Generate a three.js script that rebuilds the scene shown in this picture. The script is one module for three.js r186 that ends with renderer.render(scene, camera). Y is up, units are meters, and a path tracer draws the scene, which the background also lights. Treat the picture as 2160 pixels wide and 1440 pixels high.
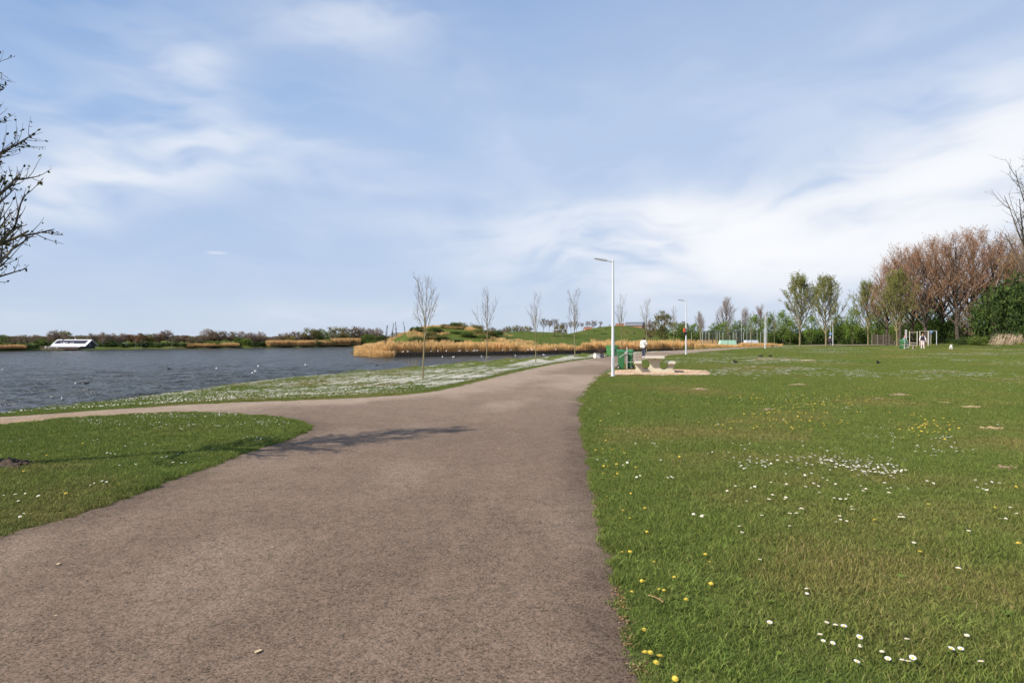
import * as THREE from 'three';
import { mergeGeometries, mergeVertices } from 'three/addons/utils/BufferGeometryUtils.js';
import { MarchingCubes } from 'three/addons/objects/MarchingCubes.js';
import { RoundedBoxGeometry } from 'three/addons/geometries/RoundedBoxGeometry.js';

// ---------------------------------------------------------------- camera, sky, sun, exposure
const F = 1400, CX = 1080, CY = 720, HORIZON = 711, EYE = 1.68;      // focal length in photo pixels, optical centre, horizon row, eye height
const scene = new THREE.Scene();
const camera = new THREE.PerspectiveCamera(2 * Math.atan(CY / F) * 180 / Math.PI, 1.5, 0.1, 4000);
camera.position.set(0, EYE, 0);
const PITCH = Math.atan((CY - HORIZON) / F);
camera.rotation.x = -PITCH;
const renderer = new THREE.WebGLRenderer({ antialias: true });
renderer.toneMapping = THREE.LinearToneMapping;
renderer.toneMappingExposure = 1.22;
renderer.shadowMap.enabled = true;

const SUN_DIR = new THREE.Vector3(-6.6, 6.2, 3.9).normalize();        // towards the sun: behind the camera, to its left
const sun = new THREE.DirectionalLight(new THREE.Color().setRGB(1, 0.91, 0.78), 5.0);
sun.name = 'sun';
sun.position.copy(SUN_DIR).multiplyScalar(200);
sun.castShadow = true;
Object.assign(sun.shadow.camera, { left: -130, right: 130, top: 130, bottom: -130, near: 1, far: 600 });
sun.shadow.mapSize.set(4096, 4096);
scene.add(sun, sun.target);
sun.target.position.set(0, 0, -60);
sun.position.add(sun.target.position);

// ---------------------------------------------------------------- random numbers and noise
function rngOf(seed) {
  let a = seed >>> 0;
  return () => { a = (a + 0x6d2b79f5) | 0; let t = Math.imul(a ^ (a >>> 15), 1 | a); t = (t + Math.imul(t ^ (t >>> 7), 61 | t)) ^ t; return ((t ^ (t >>> 14)) >>> 0) / 4294967296; };
}
const hash2 = (x, y) => { let h = Math.imul(x | 0, 374761393) + Math.imul(y | 0, 668265263); h = Math.imul(h ^ (h >>> 13), 1274126177); return ((h ^ (h >>> 16)) >>> 0) / 4294967296; };
function noise(x, y, wrap = 0) {
  const ix = Math.floor(x), iy = Math.floor(y), fx = x - ix, fy = y - iy, u = fx * fx * (3 - 2 * fx), v = fy * fy * (3 - 2 * fy);
  const m = wrap ? (k) => ((k % wrap) + wrap) % wrap : (k) => k;
  const a = hash2(m(ix), m(iy)), b = hash2(m(ix + 1), m(iy)), c = hash2(m(ix), m(iy + 1)), d = hash2(m(ix + 1), m(iy + 1));
  return a + (b - a) * u + (c - a) * v + (a - b - c + d) * u * v;
}
function fbm(x, y, oct = 4, wrap = 0) {
  let s = 0, a = 0.5, t = 0;
  for (let i = 0; i < oct; i++) { s += a * noise(x + i * 17.3 * (wrap ? 0 : 1), y + i * 9.1 * (wrap ? 0 : 1), wrap); t += a; a *= 0.5; x *= 2; y *= 2; wrap *= 2; }
  return s / t;
}
const clamp = (x, a = 0, b = 1) => Math.min(b, Math.max(a, x));
const smooth = (a, b, x) => { const t = clamp((x - a) / (b - a)); return t * t * (3 - 2 * t); };
const lerp = (a, b, t) => a + (b - a) * t;

// ---------------------------------------------------------------- the sky: blue air with high thin cirrus, all round
{
  const W = 3072, H = 1536, data = new Float32Array(W * H * 4);
  const R = rngOf(5), banks = [];
  // cirrus banks as [azimuth, elevation, half width, half height, tilt, density] in degrees; azimuth 0 is straight ahead, right is positive
  const seen = (px, py, rx, ry, tilt, d, even = 0) => { const az = Math.atan((px - CX) / F), el = Math.atan((HORIZON - py) / F * Math.cos(az)); banks.push([az * 57.3, el * 57.3, rx / 24.4 * Math.cos(az), ry / 24.4 * Math.cos(az), tilt, d, even]); };
  seen(170, 395, 190, 75, 0.28, 1.25); seen(300, 345, 170, 60, 0.2, 0.6); seen(390, 190, 150, 90, -0.75, 0.5); seen(210, 260, 260, 60, -0.1, 0.42);
  seen(560, 300, 300, 40, -0.12, 0.42); seen(640, 370, 320, 22, -0.08, 0.26); seen(730, 45, 150, 55, 0.1, 0.62); seen(420, 120, 80, 30, 0.35, 0.35);
  seen(1480, 505, 420, 72, -0.04, 2.1); seen(1400, 440, 80, 50, -0.6, 0.62); seen(1780, 420, 330, 75, 0.2, 1.4); seen(2060, 330, 300, 130, 0.3, 1.7);
  seen(1850, 520, 420, 75, 0.02, 1.3); seen(1250, 570, 300, 45, 0.0, 0.4); seen(1500, 600, 420, 45, 0.03, 0.55); seen(2000, 200, 240, 60, -0.15, 0.35); seen(1750, 150, 900, 330, 0, 0.34, 1); seen(1000, 260, 500, 260, 0, 0.07, 1); seen(1000, 660, 500, 25, 0, 0.3); seen(60, 665, 90, 22, 0, 0.3);
  for (let i = 0; i < 46; i++) { const az = 50 + R() * 260, el = 4 + 62 * Math.pow(R(), 1.4), s = 0.6 + R(); banks.push([az > 180 ? az - 360 : az, el, 12 * s, 3.6 * s, (R() - 0.5) * 0.9, 0.3 + 0.8 * R(), i % 5 === 0 ? 1 : 0]); }
  for (let i = 0; i < 12; i++) banks.push([-45 + 90 * R(), 34 + 40 * R(), 10 + 8 * R(), 3 + 3 * R(), (R() - 0.5) * 0.8, 0.25 + 0.5 * R()]);
  const air = [[0.59, 0.675, 0.80], [0.47, 0.595, 0.805], [0.315, 0.475, 0.76], [0.165, 0.315, 0.62], [0.10, 0.225, 0.52]], at = [0, 6, 17, 31, 75];
  for (let j = 0; j < H; j++) {
    const el = ((j + 0.5) / H - 0.5) * 180, e = Math.max(el, 0), cosE = Math.max(0.12, Math.cos(e / 57.3));
    let k = 0; while (k < 3 && e > at[k + 1]) k++;
    const t = clamp((e - at[k]) / (at[k + 1] - at[k]));
    const near = banks.filter((b) => Math.abs(e - b[1]) < 3 * Math.max(b[3], b[2] * Math.abs(Math.sin(b[4]))) + 2);
    for (let i = 0; i < W; i++) {
      const o = (j * W + i) * 4;
      if (el < -1) { for (let c = 0; c < 3; c++) data[o + c] = air[0][c] * 0.6; data[o + 3] = 1; continue; }
      const phi = ((i + 0.5) / W - 0.5) * 360;                 // atan2(z, x)
      let az = phi + 90; if (az > 180) az -= 360;
      let cover = 0, film = 0;
      for (const b of near) {
        let dx = az - b[0]; if (dx > 180) dx -= 360; if (dx < -180) dx += 360;
        dx *= cosE; const dy = e - b[1], c = Math.cos(b[4]), s = Math.sin(b[4]), p = (dx * c + dy * s) / b[2], q = (-dx * s + dy * c) / b[3], r2 = p * p + q * q;
        if (r2 < 9) { if (b[6]) film += b[5] * Math.exp(-r2 * 0.9); else cover += b[5] * Math.exp(-r2 * 1.15); }
      }
      let veil = 0;
      {
        const ca = Math.cos(az / 57.3), sa = Math.sin(az / 57.3), X = sa * 50 * cosE, Z = ca * 50 * cosE, Y = e;
        const u = X + 0.35 * Y, v = Y + 0.06 * Z;
        const wx = fbm(u * 0.09 + 40, v * 0.16 + Z * 0.03, 3) * 6, wy = fbm(u * 0.12 + 9, v * 0.2 + 70 + Z * 0.03, 4) * 4;
        const streak = fbm((u + wx) * 0.2 + Z * 0.05, (v + wy) * 0.9 - u * 0.14, 6), soft = fbm((u + wx) * 0.14 + 100, (v + wy) * 0.3 + 30 + Z * 0.05, 5);
        veil = cover * smooth(0.22, 0.76, 0.4 * streak + 0.6 * soft) * 1.05 + film * (0.75 + 0.5 * (soft - 0.5)) + 0.06 * smooth(0.45, 0.8, soft) + 0.03 * smooth(0.5, 0.75, streak);
      }
      const a = 1 - Math.exp(-veil * 1.15);
      for (let c = 0; c < 3; c++) {
        const clear = lerp(air[k][c], air[k + 1][c], t), white = [0.93, 0.945, 0.975][c];
        data[o + c] = clear + (white - clear) * a;
      }
      // short condensation trail low over the lake
      const ct = Math.abs(e - 6.62), cl = az + 24.0;
      if (ct < 0.05 && Math.abs(cl) < 1.0) { const g = 0.55 * (1 - ct / 0.05) * smooth(1.0, 0.2, Math.abs(cl)); for (let c = 0; c < 3; c++) data[o + c] += (0.95 - data[o + c]) * g; }
      data[o + 3] = 1;
    }
  }
  const sky = new THREE.DataTexture(data, W, H, THREE.RGBAFormat, THREE.FloatType);
  sky.mapping = THREE.EquirectangularReflectionMapping;
  sky.magFilter = sky.minFilter = THREE.LinearFilter;
  sky.wrapS = THREE.RepeatWrapping;
  sky.needsUpdate = true;
  scene.background = sky; scene.backgroundIntensity = scene.environmentIntensity = 0.84;
  scene.environment = sky;
}

// ---------------------------------------------------------------- helpers for things
const taken = new Map();
function numbered(name) { const n = taken.get(name) ?? 0; taken.set(name, n + 1); return n ? name + '_' + String(n).padStart(3, '0') : name; }
function tag(o, label, category, group, kind) { o.userData.label = label; if (category) o.userData.category = category; if (group) o.userData.group = group; if (kind) o.userData.kind = kind; return o; }
const TENS = ['', '', 'twenty', 'thirty', 'forty', 'fifty', 'sixty'], ONES = ['', 'first', 'second', 'third', 'fourth', 'fifth', 'sixth', 'seventh', 'eighth', 'ninth', 'tenth', 'eleventh', 'twelfth', 'thirteenth', 'fourteenth', 'fifteenth', 'sixteenth', 'seventeenth', 'eighteenth', 'nineteenth'], TENTHS = ['', '', 'twentieth', 'thirtieth', 'fortieth', 'fiftieth', 'sixtieth'];
const ordinal = (n) => n < 20 ? ONES[n] : n % 10 ? TENS[Math.floor(n / 10)] + '-' + ONES[n % 10] : TENTHS[n / 10];
function ranked(list, px) { const order = list.map((e, i) => [px(e), i]).sort((p, q) => p[0] - q[0]), out = []; order.forEach(([, i], k) => { out[i] = ordinal(k + 1); }); return out; }   // place of each entry counted from the left
function thing(name, label, category, pos = [0, 0, 0], turn = 0, group) {
  const o = new THREE.Group(); o.name = numbered(name); o.position.set(...pos); o.rotation.y = turn; scene.add(o);
  return tag(o, label, category, group);
}
function solo(name, geo, mat, label, category, pos = [0, 0, 0], turn = 0, group) {
  const o = new THREE.Mesh(geo, mat); o.name = numbered(name); o.position.set(...pos); o.rotation.y = turn; scene.add(o);
  return tag(o, label, category, group);
}
function part(name, geo, mat, parent, pos) { const m = new THREE.Mesh(Array.isArray(geo) ? merge(geo) : geo, mat); m.name = name; if (pos) m.position.set(...pos); parent.add(m); return m; }
function structure(name, geo, mat, label) { const m = new THREE.Mesh(geo, mat); m.name = numbered(name); scene.add(m); return tag(m, label, undefined, undefined, 'structure'); }
function bare(g) { const h = g.index ? g.toNonIndexed() : g.clone(); for (const k of Object.keys(h.attributes)) if (!['position', 'normal', 'uv'].includes(k)) h.deleteAttribute(k); if (!h.attributes.uv) h.setAttribute('uv', new THREE.BufferAttribute(new Float32Array(h.attributes.position.count * 2), 2)); return h; }
const merge = (list) => list.length === 1 ? list[0] : mergeGeometries(list.map(bare));
const M4 = () => new THREE.Matrix4(), V = (x, y, z) => new THREE.Vector3(x, y, z);
function box(w, h, d, x = 0, y = 0, z = 0, ry = 0, rx = 0, rz = 0, r = 0) { const g = r ? new RoundedBoxGeometry(w, h, d, 2, r) : new THREE.BoxGeometry(w, h, d); if (rx || ry || rz) g.applyMatrix4(M4().makeRotationFromEuler(new THREE.Euler(rx, ry, rz))); g.translate(x, y, z); return g; }
function rod(a, b, r0, r1 = r0, n = 8) {
  const A = V(...a), B = V(...b), d = B.clone().sub(A), L = d.length(), g = new THREE.CylinderGeometry(r1, r0, L, n);
  g.translate(0, L / 2, 0); g.applyQuaternion(new THREE.Quaternion().setFromUnitVectors(V(0, 1, 0), d.normalize())); g.translate(...a); return g;
}
function extrude(pts, depth, bevel = 0, holes = []) {
  const s = new THREE.Shape(pts.map((p) => new THREE.Vector2(...p)));
  for (const h of holes) s.holes.push(new THREE.Path(h.map((p) => new THREE.Vector2(...p))));
  return new THREE.ExtrudeGeometry(s, { depth, bevelEnabled: bevel > 0, bevelSize: bevel, bevelThickness: bevel, bevelSegments: 2, curveSegments: 12 });
}
function coloured(g, fn) {   // per-vertex colours, linear
  const p = g.attributes.position, c = new Float32Array(p.count * 3);
  for (let i = 0; i < p.count; i++) c.set(fn(p.getX(i), p.getY(i), p.getZ(i), i), i * 3);
  g.setAttribute('color', new THREE.BufferAttribute(c, 3)); return g;
}
const lin = (r, g, b) => new THREE.Color().setRGB(r, g, b);
const mat = (r, g, b, rough = 0.8, more = {}) => new THREE.MeshStandardMaterial({ color: lin(r, g, b), roughness: rough, ...more });
function texture(size, fn, srgb = true, repeat = 1) {
  const d = new Uint8Array(size * size * 4);
  for (let y = 0; y < size; y++) for (let x = 0; x < size; x++) { const c = fn(x / size, y / size, x, y), o = (y * size + x) * 4; for (let k = 0; k < 3; k++) d[o + k] = clamp(typeof c === 'number' ? c : c[k]) * 255; d[o + 3] = 255; }
  const t = new THREE.DataTexture(d, size, size); t.wrapS = t.wrapT = THREE.RepeatWrapping; t.magFilter = THREE.LinearFilter; t.minFilter = THREE.LinearMipmapLinearFilter; t.generateMipmaps = true;
  if (srgb) t.colorSpace = THREE.SRGBColorSpace; t.repeat.set(repeat, repeat); t.needsUpdate = true; return t;
}
const sr = (x) => x <= 0.0031308 ? x * 12.92 : 1.055 * Math.pow(x, 1 / 2.4) - 0.055;   // linear to sRGB, for colour maps

// ---------------------------------------------------------------- where a row and column of the photograph meets the ground
function rayDir(px, py) { return V((px - CX) / F, -(py - CY) / F, -1).applyAxisAngle(V(1, 0, 0), -PITCH); }
function onPlane(px, py, y = 0) { const d = rayDir(px, py), t = (y - EYE) / d.y; return [d.x * t, d.z * t]; }
function segDist(x, z, a, b) { const dx = b[0] - a[0], dz = b[1] - a[1], t = clamp(((x - a[0]) * dx + (z - a[1]) * dz) / (dx * dx + dz * dz)), ex = x - a[0] - t * dx, ez = z - a[1] - t * dz; return ex * ex + ez * ez; }
function lineDist(x, z, pts, closed = false) { let m = 1e9; for (let i = 0; i + 1 < pts.length; i++) m = Math.min(m, segDist(x, z, pts[i], pts[i + 1])); if (closed) m = Math.min(m, segDist(x, z, pts[pts.length - 1], pts[0])); return Math.sqrt(m); }
function inside(x, z, p) { let c = false; for (let i = 0, j = p.length - 1; i < p.length; j = i++) if ((p[i][1] > z) !== (p[j][1] > z) && x < (p[j][0] - p[i][0]) * (z - p[i][1]) / (p[j][1] - p[i][1]) + p[i][0]) c = !c; return c; }
function curve(pts, n) { const c = new THREE.CatmullRomCurve3(pts.map((p) => V(p[0], 0, p[1])), false, 'centripetal'), out = []; for (let i = 0; i <= n; i++) { const q = c.getPoint(i / n); out.push([q.x, q.z]); } return out; }

// edge of the path on the lake side, from far left to far right
const bankEdge = curve([[-90, -2], [-45, -9.5], [-24, -12.4], ...[[0, 879], [111, 872], [222, 864], [400, 853], [550, 846.5], [700, 841], [800, 836], [890, 828.5], [951, 818], [1011, 804], [1069, 789.5], [1127, 776], [1213, 761], [1272, 753.5], [1337, 747], [1368, 744], [1453, 739.3], [1575, 733.3], [1673, 729.2], [1760, 726.6]].map((p) => onPlane(...p)), [110, -160], [200, -150], [420, -120]], 150);
const lawnEdge = curve([...[[1760, 728.2], [1726, 729], [1666, 731.6], [1614, 735.2], [1539, 740.5], [1453, 747], [1405, 752.5], [1335, 764], [1300, 775], [1275, 788], [1262, 799], [1245, 815], [1232, 836], [1225, 868], [1225, 900], [1235, 950], [1248, 1000], [1262, 1080], [1280, 1150], [1300, 1240], [1322, 1340], [1345, 1440]].map((p) => onPlane(...p)), [0.35, -1.5], [0.1, 2], [-0.3, 6], [-1, 14], [-2, 26]], 130);
const wedgeEdge = curve([[-6.5, 26], [-5.6, 14], [-5.0, 6], [-4.7, 1], [-4.45, -2.6], ...[[0, 1132], [150, 1090], [250, 1056], [350, 1018], [440, 985], [520, 955], [600, 930], [640, 914], [657, 903], [645, 893], [610, 884], [550, 877], [450, 871.5], [300, 873.5], [157, 882], [60, 890], [0, 895]].map((p) => onPlane(...p)), [-24, -10.9], [-45, -8.0], [-90, -0.5]], 110);
const pathPoly = [...bankEdge, [420, -119], [200, -148.2], [110, -157.6], ...lawnEdge, ...wedgeEdge];
const bankSide = [...bankEdge, [2500, -100], [2500, -3000], [-3000, -3000], [-3000, 60], [-90, 60]];
const WATER = -1.8;

function nearSlope(x, z) { return inside(x, z, bankSide) ? -0.05 * lineDist(x, z, bankEdge) : 0; }
function onSlope(px, py) { const d = rayDir(px, py); for (let t = 4; t < 400; t += 0.15) { const y = EYE + d.y * t; if (y <= nearSlope(d.x * t, d.z * t)) return [d.x * t, d.z * t]; } return onPlane(px, py); }
// brow of the bank above the water
const brow = [[-60, -9.5], [-34, -13.0], [-20, -14.1], ...[[0, 873], [100, 863.5], [185, 854.5], [290, 841], [400, 826.5], [500, 811], [600, 798.5], [700, 790.5], [780, 784], [896, 774], [1023, 763.5], [1127, 755.5], [1213, 749.5], [1252, 747.2], [1337, 743.2], [1420, 738.8]].map((p) => onSlope(...p))];
const wallLine = [[-22.3, -116], [-5, -128.4], [18.6, -144.8], [40, -159.3], [58, -171.5]];
const farShore = [[757, 749], [745, 743], [757, 736.5], [800, 732.5], [757, 731], [700, 731.6], [640, 732.6], [560, 733.6], [430, 735.2], [300, 736.4], [200, 737.4], [95, 738.6], [0, 741], [-150, 745]].map((p) => onPlane(p[0], p[1], WATER));
const lake = [...brow, [44, -128], [58, -158], ...wallLine.slice().reverse(), ...farShore, [-300, -90], [-330, 20], [-120, 12]];

const bump = (x, z, cx, cz, rx, rz, h, turn = 0) => { const c = Math.cos(turn), s = Math.sin(turn), dx = x - cx, dz = z - cz, u = (dx * c + dz * s) / rx, v = (-dx * s + dz * c) / rz, q = u * u + v * v; return q < 9 ? h * Math.exp(-q) : 0; };
function groundY(x, z) {
  let y = 0;
  if (z < -4 || x < -10) {
    if (inside(x, z, bankSide)) {
      const dEdge = lineDist(x, z, bankEdge), dLake = lineDist(x, z, lake, true), inLake = inside(x, z, lake);
      y = Math.max(-0.05 * dEdge, inLake ? -1.25 : -1.25 + Math.min(0.9, 0.07 * dLake));
      if (z < -95 && lineDist(x, z, wallLine) < 3.6) y = -2.5;                 // behind and before the quay wall
      else if (inLake) y = Math.max(-3.2, y - 0.6 * dLake);
      else y += Math.min(1, dLake / 12) * (bump(x, z, -17, -163, 15, 11, 4.4, 0.2) + bump(x, z, 3, -196, 30, 16, 3.4) + bump(x, z, 36, -222, 20, 14, 5.6) + bump(x, z, -4, -172, 8, 8, 1.6)) + 0.35 * smooth(20, 60, dLake);
    } else y = bump(x, z, 52, -75, 31, 31, 0.35) + bump(x, z, 67, -80, 9, 17, 1.0) + smooth(15, 60, x) * 0.05 * (fbm(x * 0.08, z * 0.08, 3) - 0.5);
  }
  return y;
}
function groundAt(px, py) {   // where the line of sight through a photo pixel first meets the ground
  const d = rayDir(px, py); let t = 2.5, s = 0.1;
  for (let i = 0; i < 1500 && t < 600; i++) { const gap = EYE + d.y * t - groundY(d.x * t, d.z * t); if (gap < 0) { let a = t - s, b = t; for (let k = 0; k < 14; k++) { const m = (a + b) / 2; if (EYE + d.y * m < groundY(d.x * m, d.z * m)) b = m; else a = m; } t = b; break; } s = Math.max(0.05, t * 0.004); t += s; }
  return [d.x * t, groundY(d.x * t, d.z * t), d.z * t];
}
const away = (px, z, dy = 0) => { const x = (px - CX) / F * -z; return [x, groundY(x, z) + dy, z]; };

// ---------------------------------------------------------------- ground, path and water
function pathSdf(x, z) {   // metres inside the path (positive) or outside it (negative), with a slightly ragged edge
  const d = lineDist(x, z, pathPoly, true), s = inside(x, z, pathPoly) ? d : -d;
  return Math.abs(s) < 0.6 ? s + 0.07 * (fbm(x * 3.1, z * 3.1, 3) - 0.5) + 0.03 * (noise(x * 16, z * 16) - 0.5) : s;
}
function axis(lo, hi, c0, c1, step, growth) {
  const out = []; for (let v = c0; v <= c1 + 1e-6; v += step) out.push(v);
  let s = step, v = out[out.length - 1]; while (v < hi) { s *= growth; v += s; out.push(v); }
  s = step; v = c0; const left = []; while (v > lo) { s *= growth; v -= s; left.push(v); }
  return [...left.reverse(), ...out];
}
const xs = axis(-1500, 1500, -5, 4, 0.13, 1.032), zs = axis(-2600, 40, -12, -2.8, 0.12, 1.028);
const NX = xs.length, NZ = zs.length, gridY = new Float32Array(NX * NZ), gridS = new Float32Array(NX * NZ);
for (let j = 0; j < NZ; j++) for (let i = 0; i < NX; i++) { const x = xs[i], z = zs[j]; gridY[j * NX + i] = groundY(x, z) - (z < -400 ? 0 : 0); gridS[j * NX + i] = pathSdf(x, z); }
// marching squares over the grid: the sheet where sign * sdf > 0
function sheet(sign, tint) {
  const pos = [], idx = [], col = [], nor = [], uv = [], map = new Map();
  const put = (key, x, y, z) => { let k = map.get(key); if (k === undefined) { k = pos.length / 3; map.set(key, k); pos.push(x, y, z); uv.push(x, z); col.push(...tint(x, z, y)); } return k; };
  const corner = (i, j) => put(j * NX + i, xs[i], gridY[j * NX + i], zs[j]);
  const cut = (i0, j0, i1, j1) => { const a = j0 * NX + i0, b = j1 * NX + i1, t = gridS[a] / (gridS[a] - gridS[b]); return put('c' + Math.min(a, b) + '_' + Math.max(a, b), lerp(xs[i0], xs[i1], t), lerp(gridY[a], gridY[b], t), lerp(zs[j0], zs[j1], t)); };
  for (let j = 0; j + 1 < NZ; j++) for (let i = 0; i + 1 < NX; i++) {
    const c = [[i, j], [i, j + 1], [i + 1, j + 1], [i + 1, j]], s = c.map(([a, b]) => sign * gridS[b * NX + a] > 0);
    if (!s[0] && !s[1] && !s[2] && !s[3]) continue;
    const poly = [];
    for (let k = 0; k < 4; k++) { const n = (k + 1) % 4; if (s[k]) poly.push(corner(...c[k])); if (s[k] !== s[n]) poly.push(cut(...c[k], ...c[n])); }
    for (let k = 1; k + 1 < poly.length; k++) idx.push(poly[0], poly[k], poly[k + 1]);
  }
  const g = new THREE.BufferGeometry();
  g.setAttribute('position', new THREE.Float32BufferAttribute(pos, 3)); g.setAttribute('uv', new THREE.Float32BufferAttribute(uv, 2)); g.setAttribute('color', new THREE.Float32BufferAttribute(col, 3));
  g.setIndex(idx); g.computeVertexNormals(); return g;
}

// colours of the turf: lush, thin and dry patches
function turf(x, z) {
  const a = fbm(x * 0.35 + 11, z * 0.35, 4), b = fbm(x * 1.3, z * 1.3 + 7, 3), c = fbm(x * 0.09 + 50, z * 0.09, 3);
  const dry = smooth(0.47, 0.72, 0.55 * a + 0.3 * b + 0.15 * c), lush = smooth(0.52, 0.75, 0.5 * fbm(x * 0.5 + 80, z * 0.5 + 3, 3) + 0.5 * b);
  return [lerp(lerp(1.04, 0.78, lush), 1.5, dry), lerp(lerp(1.06, 0.92, lush), 1.12, dry), lerp(lerp(1, 0.8, lush), 1.5, dry)];
}
const padPoly = [[1280, 790.5], [1300, 781.2], [1360, 779.5], [1440, 780], [1492, 782.5], [1501, 789], [1490, 791.5], [1400, 792], [1320, 791.5]].map((p) => onPlane(...p));
const groundTint = (x, z, y) => {
  const t = turf(x, z), n = 0.85 + 0.3 * fbm(x * 4, z * 4, 2);
  if (y < WATER + 0.25 && inside(x, z, bankSide)) return [0.10 * n, 0.085 * n, 0.06 * n];
  const base = [0.112, 0.148, 0.036];
  const hill = smooth(-130, -150, z);   // rough unmown grass of the hills base.forEach((v, k) => { base[k] = v * (1 - hill * (0.2 + 0.5 * smooth(0.42, 0.62, fbm(x * 0.3 + 70, z * 0.3, 4)))); });
  const worn = smooth(0.25, 0, Math.abs(lineDistCheap(x, z))) * 0.5;
  return base.map((v, k) => lerp(v * t[k] * n, [0.16, 0.115, 0.075][k], worn));
};
function lineDistCheap(x, z) { return Math.hypot(x, z) < 30 ? pathSdf(x, z) : 9; }
const soilTex = texture(1024, (u, v) => { const n = 0.55 * fbm(u * 64, v * 64, 4, 64) + 0.45 * hash2(u * 1024, v * 1024), k = 0.62 + 0.75 * n; return [sr(0.72 * k), sr(0.72 * k), sr(0.72 * k)]; }, true, 1 / 2.5);
const groundMat = new THREE.MeshPhysicalMaterial({ vertexColors: true, map: soilTex, roughness: 1, specularIntensity: 0.05 });
structure('ground', sheet(-1, groundTint), groundMat, 'mown park ground with thin soil under the grass');

const WORN = [[1250, 1262, 0.16, 0.28], [1165, 1372, 0.09, 0.3], [1230, 1360, 0.12, 0.15], [1090, 1240, 0.12, 0.12], [620, 1060, 0.5, 0.1], [340, 1230, 0.4, 0.09], [830, 1350, 0.3, 0.08], [1110, 1165, 0.07, 0.25], [700, 1010, 0.4, 0.1], [480, 1330, 0.3, -0.1], [900, 1180, 0.5, -0.07], [200, 1400, 0.4, -0.09]].map(([px, py, r, g]) => [...onPlane(px, py), r, g]);   // scuffed and stained spots
const asphaltTint = (x, z) => {
  const big = fbm(x * 0.22 + 3, z * 0.22, 4), mid = fbm(x * 0.9, z * 0.9 + 20, 3), s = pathSdf(x, z);
  let k = 0.86 + 0.26 * (0.7 * big + 0.3 * mid);
  const dustN = smooth(0.5, 0.72, fbm(x * 0.55 + 60, z * 0.3 + 8, 4));
  let dustAndLight = 0.35 * dustN;
  const lakeD = lineDist(x, z, bankEdge), lawnD = lineDist(x, z, lawnEdge), wedgeD = lineDist(x, z, wedgeEdge);
  dustAndLight += 0.75 * smooth(2.2, 0.2, lakeD + (mid - 0.5) * 2.4) * smooth(-60, -30, z);          // pale silt along the bank
  const branch = smooth(-3, -9, x);
  dustAndLight += 0.85 * (0.35 + 0.65 * smooth(0.36, 0.6, fbm(x * 0.4 + 7, z * 0.22 + 31, 4))) * smooth(-10, -19, z + 3 * (mid - 0.5));   // dry silt over the fork, partly brighter exposure further off painted into the colour
  dustAndLight = Math.max(dustAndLight, branch * (0.7 + 0.45 * mid));
  const sand = smooth(-6.5, -12, x) * smooth(1.3, 0.25, wedgeD + (mid - 0.5) * 0.7);
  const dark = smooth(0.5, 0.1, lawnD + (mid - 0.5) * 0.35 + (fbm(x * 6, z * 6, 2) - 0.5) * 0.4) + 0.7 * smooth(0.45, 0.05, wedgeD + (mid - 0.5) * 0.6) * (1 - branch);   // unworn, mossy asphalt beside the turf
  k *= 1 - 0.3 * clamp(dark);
  // faint dusty wheel lines along the way
  for (const [o0, w] of [[1.35, 0.05], [2.3, 0.04], [3.4, 0.06]]) { const l = Math.abs(lawnD - o0 - 0.25 * Math.sin(z * 0.35 + o0)); if (l < w + 0.05 && fbm(x * 0.8 + o0 * 9, z * 0.5, 2) > 0.5) k *= 1.07; }
  // faint tyre tracks curving into the branch
  for (const off of [0, 0.16, 1.5]) { const r = Math.hypot(x + 2.2, z + 17.6); if (Math.abs(r - 3.1 - off) < 0.05 && x < 0 && z > -17) k *= 1.13; }
  for (const [sx, sz, r, g] of WORN) { const q = Math.hypot(x - sx, (z - sz) * 0.8) / r + 0.9 * (fbm(x * 9, z * 9, 3) - 0.5); if (q < 1) k *= 1 + g * smooth(1, 0.3, q); }
  const a = [0.292, 0.209, 0.152].map((v) => v * k), d = [0.60, 0.465, 0.345].map((v) => v * (0.9 + 0.2 * mid)), o = [0.56, 0.37, 0.21].map((v) => v * (0.85 + 0.3 * mid));
  return a.map((v, i) => lerp(lerp(v, d[i], clamp(dustAndLight) * 0.8), o[i], sand * 0.85));
};
const grit = texture(2048, (u, v, x, y) => {
  const stone = fbm(u * 560, v * 560, 2, 560), fine = hash2(x, y), mid = fbm(u * 90, v * 90, 3, 90), coarse = fbm(u * 12, v * 12, 4, 12);
  let k = 0.78 + 0.95 * (stone - 0.5) + 0.75 * (fine - 0.5) + 0.3 * (mid - 0.5) + 0.12 * (coarse - 0.5);
  const sp = hash2(x >> 1, (y >> 1) + 991);
  if (sp > 0.996) k += 0.8; else if (sp < 0.012) k -= 0.4;
  const warm = hash2((x >> 1) + 77, y >> 1) - 0.5;
  return [sr(clamp(0.78 * k * (1 + 0.14 * warm))), sr(clamp(0.78 * k)), sr(clamp(0.78 * k * (1 - 0.12 * warm)))];
}, true, 1 / 6);
const gritBump = texture(1024, (u, v, x, y) => 0.5 * fbm(u * 165, v * 165, 2, 165) + 0.3 * hash2(x, y) + 0.2 * fbm(u * 40, v * 40, 3, 40), false, 1 / 3);
const asphaltMat = new THREE.MeshPhysicalMaterial({ vertexColors: true, map: grit, bumpMap: gritBump, bumpScale: 0.006, roughness: 0.95, specularIntensity: 0.25 });
structure('path', sheet(1, asphaltTint), asphaltMat, 'brown asphalt footpath forking to the left along the lake');

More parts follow.
